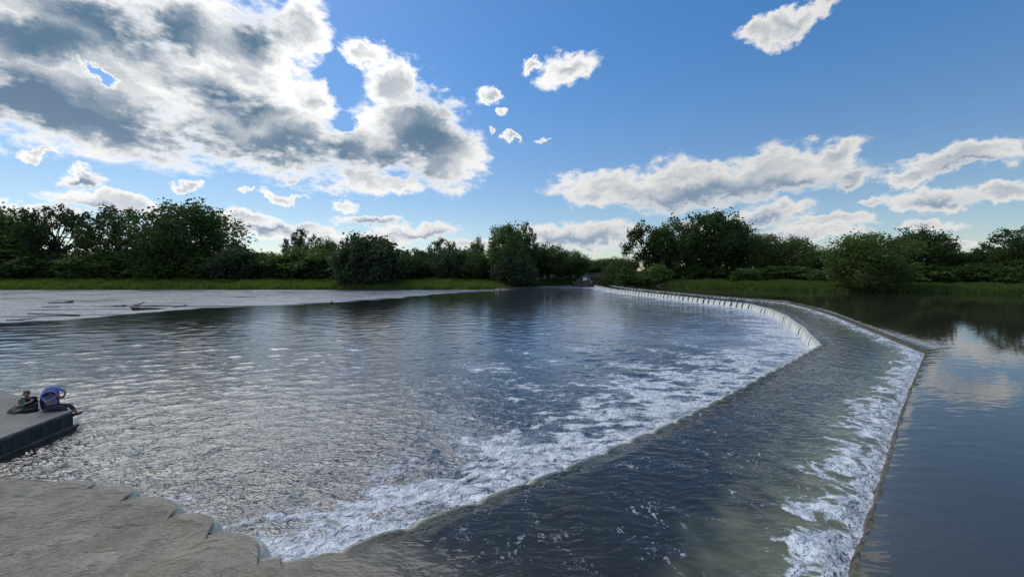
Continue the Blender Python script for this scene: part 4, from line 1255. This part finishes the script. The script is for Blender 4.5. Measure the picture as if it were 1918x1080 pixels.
log('drift_log', [(-52.5, 40.9, 0.12), (-51.9, 40.7, 0.03), (-50.9, 41.2, 0.1), (-50.2, 41.6, 0.2)], [0.05, 0.07, 0.06, 0.03], 'bent branch with an upturned end near the left edge of the picture')
log('drift_log', [(-48.6, 37.3), (-47.6, 37.8), (-46.9, 38.3)], [0.13, 0.13, 0.10], 'short thick log just beneath the bent branch at the left edge')
log('drift_log', [(-46.7, 38.3), (-45.8, 38.8), (-45.0, 39.2)], [0.04, 0.05, 0.03], 'thin twig trailing off the short thick log')
log('drift_log', [(-43.9, 33.1), (-42.8, 33.5)], [0.06, 0.05], 'small stub of wood cut by the left edge of the picture')
log('drift_log', [(-59.4, 58.7), (-58.0, 59.2)], [0.07, 0.09], 'small floating stick between the longest log and the far shore')
log('drift_log', [(-57.9, 60.3, 0.03), (-57.2, 60.5, 0.1), (-56.6, 60.8, 0.5)], [0.07, 0.09, 0.06], 'small crooked branch with a raised tip left of the big trunk')
log('drift_log', [(-50.2, 52.2, 0.16), (-49.6, 52.4, 0.12), (-48.4, 53.3, 0.08), (-47.6, 54.2, 0.02)], [0.34, 0.27, 0.18, 0.07],
    'big weathered trunk with a broad root end at the edge of the riffle', knots=((0, -0.5, 0.2, 0.25, 0.16), (1, 0.2, -0.4, 0.3, 0.1)))
log('drift_log', [(-48.9, 56.8, 0.03), (-48.0, 57.0, 0.10), (-47.2, 57.3, 0.28)], [0.06, 0.09, 0.05], 'slanting branch just right of the big weathered trunk')
log('snag', [(-28.75, 62.6, -0.1), (-28.7, 62.65, 0.2), (-28.5, 62.6, 0.5)], [0.22, 0.18, 0.04], 'small dark stump poking out of the water before the big dark willow', M_BARK)
log('snag', [(-10.57, 69.7, -0.1), (-10.6, 69.7, 0.4), (-10.5, 69.7, 0.95)], [0.16, 0.15, 0.06], 'upright slim dark snag standing alone in mid-river', M_BARK, knots=((6, 0.02, 0.0, 0.2, 0.09),))
log('snag', [(-2.98, 100.0, -0.1), (-2.95, 100.0, 0.4), (-3.0, 100.0, 0.85)], [0.16, 0.14, 0.06], 'tiny dark post near the sandy end of the left bank', M_BARK)
M_PALEWOOD = plain('bleached_wood', (0.24, 0.21, 0.18), (0.42, 0.39, 0.35), 3, 0.8)
log('fallen_branch', [(40.6, 110.6, 1.2), (42.2, 110.8, 1.75), (43.8, 111.0, 1.2)], [0.07, 0.09, 0.07], 'pale arched branch dipping into the upper pool below the cottonwoods', M_PALEWOOD)
log('drift_log', [(31.0, 104, 1.22), (31.4, 101.5, 1.25)], [0.12, 0.16], 'dark debris log caught on the far crest of the weir', M_BARK)
log('drift_log', [(31.0, 111, 1.22), (30.9, 109, 1.25)], [0.14, 0.12], 'smaller debris log caught farthest along the weir crest', M_BARK)

# ------------------------------------------------------------------ far end of the weir
def box(x0, x1, y0, y1, z0, z1):
    return prism([(x0, y0), (x1, y0), (x1, y1), (x0, y1)], z0, z1)
M_OLD = plain('old_stained_concrete', (0.07, 0.06, 0.055), (0.17, 0.15, 0.135), 0.8, 0.9, 0.03, 4)
M_SIGN = colour('white_sign_paint', (0.78, 0.80, 0.82), 0.5, 0.3, 0.04)
M_RAIL = colour('grey_rail', (0.30, 0.30, 0.29), 0.5)
ab = empty('abutment', (28.0, 134.6, 0))
tag(ab, 'weathered concrete abutment with a white board at the far end of the weir', 'abutment')
A0 = np.array([28.0, 134.6, 0])
def apart(name, vf, m, bev=0.03):
    v, f = vf
    me = np_mesh(name, np.asarray(v) - A0, f, m, False)
    return link(name, bevelled(me, bev, 1) if bev else me, ab)
apart('lower_wall', box(23.0, 33.2, 134.4, 140.0, -1.0, 2.05), M_OLD)
apart('upper_wall', box(25.2, 34.0, 136.4, 142.0, -1.0, 3.7), M_OLD)
apart('pier', box(22.2, 23.4, 133.8, 136.4, -1.0, 2.5), M_OLD)
for k in range(4):
    apart('step', box(21.0 - 0.0, 22.2, 134.2 + 0.35 * k, 140, -1.0, 0.55 + 0.4 * k), M_OLD)
apart('white_board', box(24.1, 25.55, 134.30, 134.36, 2.35, 3.25), M_SIGN, 0.01)
for xx in (24.3, 25.35):
    apart('board_post', box(xx - 0.04, xx + 0.04, 134.37, 134.45, 1.9, 3.3), M_RAIL, 0)
apart('notice', box(26.0, 26.35, 134.31, 134.38, 2.5, 3.0), M_SIGN, 0.01)
apart('notice', box(26.8, 27.2, 134.31, 134.38, 1.55, 2.05), M_SIGN, 0.01)
for k in range(6):
    xx = 25.4 + 1.6 * k
    apart('rail_post', box(xx - 0.04, xx + 0.04, 136.5, 136.58, 3.68, 4.7), M_RAIL, 0)
apart('rail', tube([(25.3, 136.54, 4.68), (29.0, 136.54, 4.68), (33.8, 136.54, 4.68)], [0.05] * 3, 6), M_RAIL, 0)
apart('rail', tube([(25.3, 136.54, 4.2), (29.0, 136.54, 4.2), (33.8, 136.54, 4.2)], [0.035] * 3, 6), M_RAIL, 0)

# sandy strip at the waterline
xs = np.linspace(-5, 23, 60); fr = np.linspace(0, 1, 7)
yy0 = shore(xs) - 1.6 - 0.8 * pnoise(xs / 3, xs * 0 + 9); yy1 = shore(xs) + 1.4
Xs = xs[:, None] + 0 * fr; Ys = yy0[:, None] * (1 - fr) + yy1[:, None] * fr
Zb = -0.08 + 0.9 * fr[None, :] ** 1.2 + 0.06 * pnoise(Xs, Ys)
M_SAND = plain('pale_sand', (0.16, 0.13, 0.10), (0.30, 0.26, 0.21), 1.0, 0.95, 0.03, 5)
tag(link('sand_bar', np_mesh('sand_bar', np.stack([Xs, Ys, Zb], -1).reshape(-1, 3), grid_faces(60, 7), M_SAND)), kind='structure')

# ------------------------------------------------------------------ far white house
hz0 = float(ground_z(199, 170)) - 0.2
hs_ = empty('house', (199.0, 172.0, hz0))
tag(hs_, 'distant white house with a pale gable roof peeking over the right-hand trees', 'house')
def hpart(name, v, f, m, parent=hs_):
    return link(name, np_mesh(name, np.asarray(v, float), f, m, False), parent)
HT, HR = 11.3 - hz0, 13.5 - hz0
M_SIDING = plain('white_siding', (0.62, 0.62, 0.60), (0.74, 0.74, 0.72), 0.6, 0.7)
M_ROOF = plain('pale_shingles', (0.26, 0.25, 0.25), (0.40, 0.39, 0.38), 2.0, 0.9)
M_GLASS = plain('dark_glass', (0.02, 0.025, 0.03), (0.04, 0.045, 0.05), 1.0, 0.1, spec=0.6)
wv_, wf_ = prism([(-4, -3.5), (4, -3.5), (4, 3.5), (-4, 3.5)], 0, HT)
hpart('wall', wv_, wf_, M_SIDING)
hpart('gable', [(-4, -3.5, HT), (-4, 3.5, HT), (-4, 0, HR), (4, -3.5, HT), (4, 3.5, HT), (4, 0, HR)], [[0, 1, 2], [3, 5, 4]], M_SIDING)
rf = hpart('roof', [(-4.4, -4, HT - 0.3), (4.4, -4, HT - 0.3), (4.4, 0, HR + 0.1), (-4.4, 0, HR + 0.1), (-4.4, 4, HT - 0.3), (4.4, 4, HT - 0.3),
                    (-4.4, -4, HT - 0.12), (4.4, -4, HT - 0.12), (4.4, 0, HR + 0.3), (-4.4, 0, HR + 0.3), (-4.4, 4, HT - 0.12), (4.4, 4, HT - 0.12)],
           [[0, 3, 2, 1], [3, 4, 5, 2], [6, 7, 8, 9], [9, 8, 11, 10], [0, 1, 7, 6], [4, 10, 11, 5], [0, 6, 9, 3], [3, 9, 10, 4], [1, 2, 8, 7], [2, 5, 11, 8]], M_ROOF)
v, f = prism([(1.5, -0.5), (2.2, -0.5), (2.2, 0.3), (1.5, 0.3)], HR - 1.0, HR + 1.0)
hpart('chimney', v, f, M_OLD, rf)
for k in range(3):
    x0 = -3.0 + 2.3 * k
    v, f = prism([(x0, -3.56), (x0 + 1.2, -3.56), (x0 + 1.2, -3.48), (x0, -3.48)], HT - 2.2, HT - 0.7)
    w_ = hpart('window', v, f, M_GLASS)
    v, f = prism([(x0 - 0.1, -3.62), (x0 + 1.3, -3.62), (x0 + 1.3, -3.5), (x0 - 0.1, -3.5)], HT - 2.35, HT - 2.22)
    hpart('sill', v, f, M_SIDING, w_)
